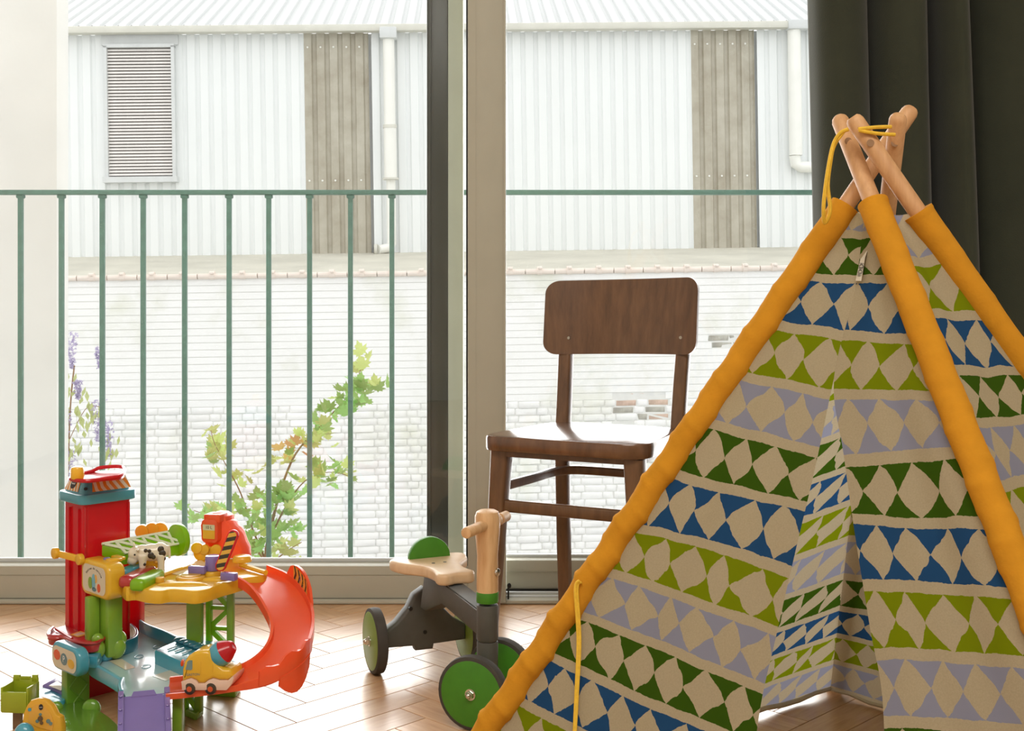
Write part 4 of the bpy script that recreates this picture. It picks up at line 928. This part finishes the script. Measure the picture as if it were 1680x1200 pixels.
# yellow top deck
zy = .228
yk = [pz(183, 948, zy), pz(190, 957, zy), pz(198, 957, zy), pz(207, 965, zy), pz(222, 964, zy), pz(240, 968, zy), pz(262, 970, zy), pz(280, 967, zy), pz(300, 968, zy), pz(320, 970, zy), pz(342, 966, zy), pz(362, 959, zy), pz(384, 953, zy), pz(398, 949, zy), pz(432, 944, zy), pz(436, 937, zy), pz(410, 928, zy), pz(385, 918, zy), pz(330, 912, zy), pz(280, 914, zy), pz(225, 924, zy), pz(196, 934, zy)]
yd = gp('upper_deck', MB().prism([p-up*.024 for p in smooth_loop(yk, 3)], (0, 0, .024), bev=.002), 'yellow', label='yellow upper deck with scalloped edge')
gp('deck_rib', MB().tube([pz(252, 950, zy+.003), pz(290, 936, zy+.003), pz(318, 928, zy+.003)], .0035, 8).tube([pz(200, 940, zy+.003), pz(235, 928, zy+.003)], .0035, 8), 'yellow', yd)
gp('deck_floor', MB().prism([pz(270, 940, zy+.0006), pz(300, 926, zy+.0006), pz(330, 920, zy+.0006), pz(345, 930, zy+.0006), pz(300, 945, zy+.0006)], (0, 0, .0005)), 'cream', yd)
p = pz(313, 950, zy); gp('round_button', MB().cyl(p, p+up*.006, .028, .025, 28, .002).cyl(p+up*.006, p+up*.008, .019, .018, 24, .001), 'yellow2', yd)
p = pz(262, 956, zy); gp('round_button', MB().cyl(p, p+up*.010, .009, .0085, 18, .002), 'yellow2', yd); p = pz(278, 958, zy); gp('round_button', MB().cyl(p, p+up*.005, .009, .0085, 18, .002), 'yellow2', yd)
gp('deck_hump', MB().ball(pz(300, 960, zy), .030, (1.6, .45, .2)).ball(pz(355, 952, zy), .018, (1.5, .6, .35)), 'yellow', yd)
for mat, a, c in (('teal', (194, 949), (226, 936)), ('red2', (208, 957), (243, 940)), ('lime', (226, 962), (257, 946))):
    A, Bv = pz(*a, zy+.004), pz(*c, zy+.004); d = (Bv-A).normalized()
    gp('piano_key', MB().box((A+Bv)/2+up*.002, ((Bv-A).length*1.2, .029, .022), (d, None, up+d*.12), bev=.008, seg=3), mat, yd, label={'teal': 'teal key', 'red2': 'red key', 'lime': 'green key'}[mat])
p = pz(349, 945, zy); pc_ = gp('barrier_post', MB().cyl(p, p+up*.010, .018, .016, 22, .002), 'yellow', yd); gp('purple_knob', MB().cyl(p+up*.010, p+up*.038, .0145, .0135, 22, .003), 'purple', pc_)
gp('purple_arm', MB().box((pz(324, 935, .242)), (.034, .012, .014), ((1, -.28, 0), None, up), bev=.002), 'purple', yd); gp('purple_arm', MB().box((pz(376, 946, .239)), (.03, .014, .014), ((1, -.35, 0), None, up), bev=.002), 'purple', yd)
# striped barrier
ba, bb_ = pd(364, 928, 2.228), pd(384, 878, 2.235); bd = (bb_-ba).normalized(); bn = Vector((-.25, -.97, 0)); bs = bd.cross(bn).normalized(); bl = (bb_-ba).length+.020
ol = [((x), (y)) for x, y in rrect(bl, .021, .0105, 6)]; bc = (ba+bb_)/2
bro = gp('barrier', MB().prism(flat(bc, bd, bs, ol), bn*.006, bev=.001), 'red', label='black and yellow striped barrier with red edge')
il = rrect(bl-.005, .016, .008, 6); fl_ = flat(bc+bn*.0064, bd, bs, il); gp('barrier_stripes', MB().poly(fl_, [((x/(bl))+.5, y/(bl)+.5) for x, y in il]), M['st_black'], bro)
# orange pump tower
OD = 2.40
sil = [(338, 916), (336, 895), (334, 887), (329, 876), (328, 862), (333, 853), (338, 850), (339, 845), (348, 842), (360, 843), (369, 849), (370, 856), (376, 860), (378, 866), (384, 870), (388, 880), (392, 892), (397, 902), (398, 918)]
pump = gp('pump_tower', MB().prism([pd(u, v, OD) for u, v in sil], (.012, .034, 0), bev=.004, seg=2), 'orange', label='orange fuel pump tower')
pnx = Vector((-.26, -.966, 0)); prx = Vector((.966, -.26, 0)); hc = pd(343, 872, OD-.012)
gp('pump_head', MB().prism(flat(hc, prx, up, rrect(.036, .048, .010)), -pnx*.026, bev=.003), 'orange', pump)
gp('pump_top', MB().box(pd(354, 849, OD+.006), (.036, .034, .016), (prx, None, up), bev=.003), 'orange', pump)
sp_ = hc+pnx*.0006-prx*.0; so3 = gp('pump_sticker', MB().prism(flat(sp_-up*.001, prx, up, rrect(.026, .028, .002)), pnx*.0005), 'signorange', pump)
gp('sticker_band', MB().prism(flat(sp_+up*.0075+pnx*.0006, prx, up, rrect(.026, .011, .001)), pnx*.0003), 'paper', pump); text('10 L', .0085, Matrix.Translation(sp_+up*.0075+pnx*.0011) @ Matrix((prx, up, pnx)).transposed().to_4x4(), M['ink'], 'lettering', pump, .0001)
def lobes(name, spec, D, mat, th_=.010):
    b = MB()
    for u, v, r in spec: c = pd(u, v, D); c.y += .0009*len(b.b.verts)/40; b.cyl(c, c+Vector((.0, th_, 0)), r*D/F, n=20, bev=.001)
    return gp(name, b, mat)
lobes('cloud_panel', ((232, 873, 11), (248, 870, 11), (261, 872, 13), (245, 885, 16)), 2.47, 'yellow2', .012)
lobes('cloud_panel', ((322, 900, 9), (334, 903, 8), (328, 910, 12), (352, 905, 9), (340, 912, 12)), 2.378, 'yellow', .010)
gp('yellow_cap', MB().cyl(pz(397, 922, .238), pz(397, 922, .238)+up*.012, .020, .016, 20, .003), 'yellow', yd); gp('deck_curb', MB().tube([pz(395, 927, zy+.006), pz(436, 940, zy+.006)], .005, 8), 'yellow', yd)
# green lattice bridge
qa = [pd(167, 893, 2.252), pd(275, 873, 2.345), pd(302, 891, 2.350), pd(204, 908, 2.268)]; nb = (qa[1]-qa[0]).cross(qa[3]-qa[0]).normalized(); nb = nb if nb.z > 0 else -nb
brg = gp('lattice_bridge', MB().prism([p-up*.022-nb*.0015 for p in qa], (0, 0, .022), bev=.002), 'lime', label='lime green lattice bridge')
b = MB()
for k in range(5):
    t0, t1 = k/5+.02, (k+1)/5-.0
    a0, a1, b0, b1 = qa[0].lerp(qa[1], t0), qa[0].lerp(qa[1], t1), qa[3].lerp(qa[2], t0), qa[3].lerp(qa[2], t1)
    for p_, q_ in ((a0, b1), (b0, a1)): d = (q_-p_).normalized(); b.box((p_+q_)/2, ((q_-p_).length*.92, .005, .003), (d, None, nb))
b.box((qa[0]+qa[1])/2, ((qa[1]-qa[0]).length, .004, .004), ((qa[1]-qa[0]).normalized(), None, nb)); b.box((qa[3]+qa[2])/2, ((qa[2]-qa[3]).length, .004, .004), ((qa[2]-qa[3]).normalized(), None, nb))
gp('lattice', b, 'lime_reflection', brg)  # near-white bars: reflection on the lime plastic put into the colour
dc = pd(293, 886, 2.352); dn = Vector((.647, .763, 0)); gp('bridge_support', MB().box((qa[0]+qa[2])/2-up*.036, (.05, .03, .026), AX, bev=.004), 'yellow', brg); gp('end_disc', MB().cyl(dc-dn*.006, dc+dn*.006, .031, n=32, bev=.002), 'lime', brg)
# posts and lattice legs on the right
def post_box(u0, u1, v, z0, z1, mat, name, d=.024, parent=None):
    p0, p1 = pz(u0, v, 0), pz(u1, v, 0); c = (p0+p1)/2; return gp(name, MB().box((c.x, c.y, (z0+z1)/2), ((p1-p0).length, d, z1-z0), bev=.002), mat, parent)
cA_ = pd(320, 1020, 2.24); gp('post', MB().box((cA_.x, cA_.y, .150), (.028, .022, .112), bev=.003), 'green', label='green post under the upper deck')
def lattice_leg(c, dirv, wdt, z0, z1, name, label):
    d = dirv.normalized(); lo = gp(name, MB().box(c+d*wdt/2+up*(z0+z1)/2, (.012, .012, z1-z0), (d, None, up), bev=.001), 'green', label=label)
    gp('inner_post', MB().box(c-d*wdt/2+up*(z0+z1)/2, (.010, .012, z1-z0), (d, None, up), bev=.001), 'lime', lo)
    n = max(1, int(round((z1-z0)/.042))); dz = (z1-z0)/n
    for k in range(n):
        za, zb_ = z0+k*dz, z0+(k+1)*dz
        s = 1 if k % 2 else -1
        A, Bv = c+d*(-s*wdt/2)+up*za, c+d*(s*wdt/2)+up*zb_; gp('brace', MB().box((A+Bv)/2, ((Bv-A).length, .008, .009), ((Bv-A).normalized(), None, (Vector((0, 0, 1))-(Bv-A).normalized()*(Bv-A).normalized().z).normalized())), 'lime', lo)
        gp('cross_bar', MB().box(c+up*zb_, (wdt, .008, .007), (d, None, up)), 'lime', lo)
    return lo
cR = pd(361, 1060, 2.262); cR.z = 0; lattice_leg(cR, Vector((1, -.15, 0)), .042, .012, .205, 'lattice_leg', 'green lattice leg at the right of the garage')
gp('foot', MB().prism([pz(338, 1142, 0), pz(386, 1146, 0), pz(396, 1134, 0), pz(360, 1126, 0)], (0, 0, .016), bev=.003), 'green')
cR2 = pz(315, 1176, 0); lattice_leg(cR2, Vector((1, -.3, 0)), .028, .010, .082, 'lattice_leg', 'short green lattice leg under the slide end')
gp('foot', MB().prism([pz(288, 1170, 0), pz(322, 1184, 0), pz(334, 1174, 0), pz(318, 1162, 0)], (0, 0, .014), bev=.003), 'green')
p = pz(293, 1212, 0); gp('post', MB().box((p.x, p.y, .042), (.016, .022, .084), bev=.002), 'green')
p = pd(218, 1000, 2.42); gp('red_support', MB().box((p.x, p.y, .105), (.040, .03, .20), bev=.004).ball((p.x+.022, p.y, .165), .016), 'red')
# orange slide
stn = [((385, 955), (440, 938), .223), ((408, 970), (478, 955), .209), ((430, 1000), (506, 988), .186), ((444, 1035), (516, 1030), .160), ((435, 1069), (499, 1080), .136), ((404, 1096), (446, 1116), .114), ((358, 1111), (376, 1130), .095), ((306, 1118), (304, 1139), .086), ((279, 1121), (272, 1142), .085)]
Li = smooth_loop([pz(*a, z) for a, c, z in stn], 6, False); Lo = smooth_loop([pz(*c, z) for a, c, z in stn], 6, False)
b = MB(); rings = []
for k, (i_, o_) in enumerate(zip(Li, Lo)):
    s = (o_-i_).normalized(); hh = .011; ho = .013 if k < 30 else max(.0025, .013-.002*(k-30))
    rings.append([b.b.verts.new(q) for q in (i_+up*hh, i_+s*.005+up*hh, i_+s*.006+up*.002, i_+s*.020, o_-s*.020, o_-s*.006+up*.002, o_-s*.005+up*ho, o_+up*ho, o_-up*.007, i_-up*.007)])
n = 10
for k in range(len(rings)-1):
    for j in range(n): b.b.faces.new((rings[k][j], rings[k][(j+1) % n], rings[k+1][(j+1) % n], rings[k+1][j]))
b.b.faces.new(rings[0]); b.b.faces.new(rings[-1][::-1]); bmesh.ops.recalc_face_normals(b.b, faces=b.b.faces[:])
slide = gp('spiral_slide', b, 'orange', label='orange spiral slide', ang=50)
# outer walls of the slide: chevron panel and cloud panel
def outer_wall(k0, k1, hf, name, mat, parent, out_=.002):
    b = MB(); N = k1-k0; rr = []
    for k in range(k0, k1+1):
        s = (Lo[k]-Li[k]).normalized(); h = hf((k-k0)/N); rr.append([b.b.verts.new(Lo[k]+s*(out_-.004)-up*.004), b.b.verts.new(Lo[k]+s*out_-up*.004), b.b.verts.new(Lo[k]+s*(out_+.001)+up*h), b.b.verts.new(Lo[k]+s*(out_-.004)+up*h)])
    for k in range(N):
        for j in range(4): b.b.faces.new((rr[k][j], rr[k][(j+1) % 4], rr[k+1][(j+1) % 4], rr[k+1][j]))
    b.b.faces.new(rr[0]); b.b.faces.new(rr[-1][::-1]); bmesh.ops.recalc_face_normals(b.b, faces=b.b.faces[:]); return gp(name, b, mat, parent)
outer_wall(5, 14, lambda t: .012+.030*min(1, math.sin(math.pi*min(max(t, .0), 1))**.45), 'slide_wall', 'orange', slide)
bq = []
for k in range(7, 13):
    s = (Lo[k]-Li[k]).normalized(); bq.append((Lo[k]-s*.0026, s))
b = MB()
for k in range(len(bq)-1): b.poly([bq[k][0]+up*.013, bq[k+1][0]+up*.013, bq[k+1][0]+up*.037, bq[k][0]+up*.037])
chev = gp('chevron_sticker', b, 'signorange', slide, ang=80)
for k in range(4):
    j = k*1.25+.15; i0 = int(j); a0 = bq[i0][0].lerp(bq[i0+1][0], j-i0)-bq[i0][1]*.0006; dd = (bq[i0+1][0]-bq[i0][0]).normalized()
    m = MB(); m.poly([a0+up*.037, a0+dd*.005+up*.037, a0+dd*.010+up*.025, a0+dd*.005+up*.013, a0+up*.013, a0+dd*.005+up*.025]); gp('chevron', m, M['ink'], slide)
    if k < 3:
        c = a0+dd*.011+up*.025-bq[i0][1]*.0008; nq = -bq[i0][1]; rq = up.cross(nq).normalized(); text(str(k+1), .011, Matrix.Translation(c) @ Matrix((rq, up, nq)).transposed().to_4x4(), (M['ink_red'], M['p_purple'], M['p_yellow'])[k], 'numeral', slide, .0001)
cw_ = lambda t: .010+.014*abs(math.sin(math.pi*(t*2.6+.1)))+.010*math.sin(math.pi*t)
outer_wall(22, 32, cw_, 'cloud_wall', 'orange', slide, .004)
sk = MB(); k0, k1 = 23, 29; rr = []
for k in range(k0, k1+1):
    s = (Lo[k]-Li[k]).normalized(); hb = .042*math.sin(math.pi*(.18+.7*(k-k0)/(k1-k0))); rr.append([sk.b.verts.new(Lo[k]+s*.003), sk.b.verts.new(Lo[k]+s*.006), sk.b.verts.new(Lo[k]+s*.004-up*hb), sk.b.verts.new(Lo[k]-up*hb)])
for k in range(k1-k0):
    for j in range(4): sk.b.faces.new((rr[k][j], rr[k][(j+1) % 4], rr[k+1][(j+1) % 4], rr[k+1][j]))
sk.b.faces.new(rr[0]); sk.b.faces.new(rr[-1][::-1]); bmesh.ops.recalc_face_normals(sk.b, faces=sk.b.faces[:]); gp('slide_skirt', sk, 'orange', slide)
gp('slide_bump', MB().ball(pz(482, 1020, .156), .012, (1, 1, .25)).ball(pz(496, 1022, .154), .007, (1, 1, .3)), 'orange', slide)

# the launcher and the picture arch at the lower left, on the floor
T2 = thing('toy_launcher', 'lime green toy car launcher box on a brown post at the left edge', 'toy', pd(34, 1200, 2.10)-up*pd(34, 1200, 2.10).z)
bc = pd(33, 1143, 2.10); ax2 = (Vector((.995, -.1, 0)), None, up); bxm = MB()
bw, bdp, bh = .046, .040, .042; X2 = ax2[0]; Y2 = up.cross(X2)
for s in (-1, 1): bxm.box(bc+X2*s*(bw/2)+Y2*.0, (.004, bdp, bh), ax2, bev=.001)
bxm.box(bc-Y2*bdp/2-up*.004, (bw, .005, bh-.006), ax2, bev=.002); bxm.box(bc+Y2*bdp/2+up*.006, (bw, .004, bh), ax2, bev=.001); bxm.box(bc-up*.012, (bw, bdp, .006), ax2)
obj('box', bxm, M['p_olive'], T2); obj('crest', MB().box(bc+Y2*bdp/2+up*.026-X2*.016, (.012, .005, .010), ax2, bev=.001).box(bc+Y2*bdp/2+up*.026, (.018, .005, .006), ax2, bev=.001).box(bc+Y2*bdp/2+up*.026+X2*.017, (.010, .005, .012), ax2, bev=.001), M['p_olive'], T2)
obj('post', MB().box((bc.x-.004, bc.y, (bc.z-.02)/2), (.013, .012, bc.z-.02)), M['p_brown'], T2)
AD = 2.03; ar = [(28, 1250), (27, 1204), (36, 1190), (38, 1172), (44, 1158), (50, 1150), (62, 1147), (74, 1151), (84, 1160), (91, 1174), (98, 1178), (101, 1195), (101, 1250)]
arch = obj('arch_panel', MB().prism([pd(u, v, AD) for u, v in ar], (.004, .012, 0), bev=.002), M['p_yellow2'], G, label='orange-yellow arch with printed pictures')
pic = [(46, 1185), (48, 1168), (56, 1158), (64, 1156), (74, 1160), (82, 1170), (88, 1186), (86, 1200), (60, 1193)]
po2 = obj('picture', MB().prism([pd(u, v, AD-.0012) for u, v in pic], (0, .0008, 0)), M['p_signorange'], arch)
lgp = pd(67, 1161, AD-.002); obj('logo', MB().prism(flat(lgp, Vector((1, 0, 0)), up, circ(.0036, .005)), (0, .0008, 0)), M['ink'], arch)
text('vtech', .0024, Matrix.Translation(lgp-Vector((0, .0004, 0))) @ Matrix((Vector((1, 0, 0)), up, Vector((0, -1, 0)))).transposed().to_4x4(), M['ink_white'], 'lettering', arch, .0001)
for u, v, r, mat in ((48.5, 1165, 3, 'teal'), (66, 1180, 4.5, 'brown'), (61, 1184, 3, 'glassblue'), (68, 1187, 3, 'brown'), (79, 1184, 3.5, 'glassblue'), (83, 1188, 3, 'glassblue'), (66, 1173, 2.5, 'glassblue')):
    c = pd(u, v, AD-.0022); obj('picture_motif', MB().prism(flat(c, Vector((1, 0, 0)), up, circ(r*AD/F, r*AD/F, 10)), (0, .0008, 0)), M['p_'+mat], arch)
c = pd(40, 1200, 2.0); obj('blue_hub', MB().ball((c.x, c.y, .025), .017, (1, .8, 1.15)), M['p_teal'], arch, label='blue hub under the arch')

# toy truck on the slide
TD = 2.037
TT = thing('toy_cement_truck', 'yellow toy cement mixer truck with blue and red drum on the orange slide', 'toy truck', pd(340, 1127, TD))
def tp(u, v, dy=0): return pd(u, v, TD)+Vector((-.004*dy/.02, dy, 0))
dep = Vector((.008, .046, 0))
body = [(299.5, 1112), (300, 1092), (303, 1080), (309, 1071), (318, 1065), (330, 1062), (341, 1062), (347, 1067), (351, 1076), (358, 1086), (366, 1092), (378, 1092), (381, 1096), (382.5, 1104), (374, 1110), (360, 1110), (350, 1107), (342, 1110), (336, 1115), (326, 1115), (322, 1110), (314, 1107), (306, 1110)]
bdy = obj('body', MB().prism([tp(u, v, -.023) for u, v in body], dep, bev=.006, seg=3), M['p_yellow2' if 0 else 'p_yellow'], TT)
skp = [(298.5, 1112), (306, 1109), (314, 1106.5), (322, 1110), (326, 1115), (336, 1115), (342, 1110), (350, 1107), (360, 1110), (374, 1110), (383, 1102), (384, 1106), (382, 1114), (376, 1122), (372, 1126), (300, 1126)]
obj('skirt', MB().prism([tp(u, v, -.0235) for u, v in skp], dep*1.02, bev=.0015), M['p_pinkwhite'], TT)
for u in (312, 346):
    for s in (-.0245, .018):
        c = tp(u, 1123.5, s); wo = obj('wheel', MB().cyl(c, c+Vector((.001, .006, 0)), .0098, n=20, bev=.001), M['p_black'], TT); obj('hub', MB().cyl(c-Vector((0, .0006, 0)), c+Vector((.001, .0066, 0)), .0046, n=14), M['p_orange'], wo)
obj('side_window', MB().prism([tp(u, v, -.0238) for u, v in ((306, 1092), (309, 1079), (312, 1077), (317, 1077), (317, 1091), (315, 1093))], (0, .002, 0)), M['p_glassblue'], bdy)
obj('door_line', MB().box(tp(330.5, 1090, -.0234), (.0006, .001, .022)).box(tp(350, 1090, -.0234), (.0006, .001, .014)), M['p_yellow'], bdy)
tM = Matrix((Vector((1, -.0, .03)).normalized(), up, Vector((0, -1, 0)))).transposed().to_4x4()
text('GASTON', .0056, Matrix.Translation(tp(318, 1100, -.0240)) @ tM, M['p_glassblue'], 'lettering', bdy, .0001)
obj('bumper', MB().ball(tp(299.5, 1088, 0), .004, (.6, 2.5, 1.4)), M['p_orange'], TT)
da, db = pd(352, 1080, TD-.004), pd(389, 1056, TD-.008); dd = (db-da).normalized(); sx = dd.cross(Vector((0, 1, 0))).normalized(); sy = dd.cross(sx)
def lathe(prof, nm, mat, par):
    b = MB(); n = 28; rings = []
    for k in range(n):
        t = 2*math.pi*k/n; rings.append([b.b.verts.new(da+dd*z+(sx*math.cos(t)+sy*math.sin(t))*r) for z, r in prof])
    for k in range(n):
        for i in range(len(prof)-1): b.b.faces.new((rings[k][i], rings[(k+1) % n][i], rings[(k+1) % n][i+1], rings[k][i+1]))
    bmesh.ops.remove_doubles(b.b, verts=b.b.verts[:], dist=.0002); bmesh.ops.recalc_face_normals(b.b, faces=b.b.faces[:]); return obj(nm, b, mat, par)
drum = lathe([(-.006, 1e-5), (-.006, .010), (-.002, .0155), (.006, .0200), (.013, .0212), (.020, .0205), (.020, 1e-5)], 'drum', M['p_teal'], TT)
lathe([(.0195, 1e-5), (.0195, .0203), (.026, .0175), (.036, .0115), (.0385, .0095), (.0395, .007), (.0385, .005), (.0385, 1e-5)], 'drum_cap', M['p_red'], drum)
lathe([(-.009, 1e-5), (-.009, .014), (-.005, .016), (-.003, 1e-5)], 'drum_ring', M['p_orange'], drum)

# toy cow on the upper deck
cowO = pz(244, 943, zy+.0005)
hd = Vector((-.955, -.30, 0)); sd = Vector((.30, -.955, 0))       # heading, and the flank that faces the camera
def cp_(x, y, z): return cowO+(hd*x*.82+sd*y+up*z)*1.13
b = MB(); fm = frame((hd, None, up))
b.ball(cp_(-.008, 0, .036), .020, (1.35, .72, .82), 20, fm); b.ball(cp_(-.022, 0, .038), .016, (1, .85, 1.0), 16, fm); b.ball(cp_(.012, 0, .036), .016, (1, .82, 1), 16, fm)
b.ball(cp_(.026, 0, .036), .012, (1.1, .85, 1.1), 16, fm); b.ball(cp_(.031, 0, .026), .0095, (1, .85, 1), 16, fm); b.tube([cp_(.008, 0, .040), cp_(.024, 0, .038)], .011, 12)
for x in (.012, -.024):
    for y in (-.008, .008): b.tube([cp_(x, y, .034), cp_(x, y, .016), cp_(x, y, .0008)], [.008, .0062, .0066], 12)
for y in (-.010, .010): b.ball(cp_(.021, y*1.25, .044), .0045, (.7, 1.3, .6), 10, fm)
for y in (-.005, .005): b.tube([cp_(.026, y, .044), cp_(.029, y*1.6, .054)], [.003, .0012], 8)
b.tube([cp_(-.038, 0, .046), cp_(-.041, 0, .036), cp_(-.040, 0, .024)], [.003, .0022, .003], 8)
cow = obj('toy_cow', b, plastic('cow_white', srgb(246, 238, 216), .15), None, label='white toy cow with black spots standing on the yellow deck', cat='toy animal')
rm_ = cow.modifiers.new('skin', 'REMESH'); rm_.mode = 'VOXEL'; rm_.voxel_size = .0013; rm_.use_smooth_shade = True; sm_ = cow.modifiers.new('smooth', 'SMOOTH'); sm_.iterations = 6
ORG[cow.name] = cow.location.copy()
def spot(name, pts, mat):
    b = MB()
    for x, z, r, y in pts: b.ball(cp_(x, y, z), r, (1, .32, 1.0), 14, fm)
    obj(name, b, mat, cow)
spot('flank_spot', ((-.004, .034, .006, .0132), (-.001, .041, .0035, .012), (-.009, .031, .0042, .0135)), M['p_black'])
spot('rump_spot', ((-.023, .043, .006, .0118), (-.026, .036, .0065, .0122), (-.029, .027, .004, .0112)), M['p_black'])
spot('shoulder_spot', ((.006, .042, .0036, .0112),), M['p_black']); spot('leg_spot', ((.008, .020, .003, .0130),), M['p_black'])
spot('eye', ((.027, .036, .0018, .0098),), M['p_black']); spot('muzzle', ((.035, .024, .006, 0),), M['p_cream']); 
obj('udder', MB().ball(cp_(-.016, .002, .021), .006, (1.1, 1, .8)), M['p_signorange'], cow)
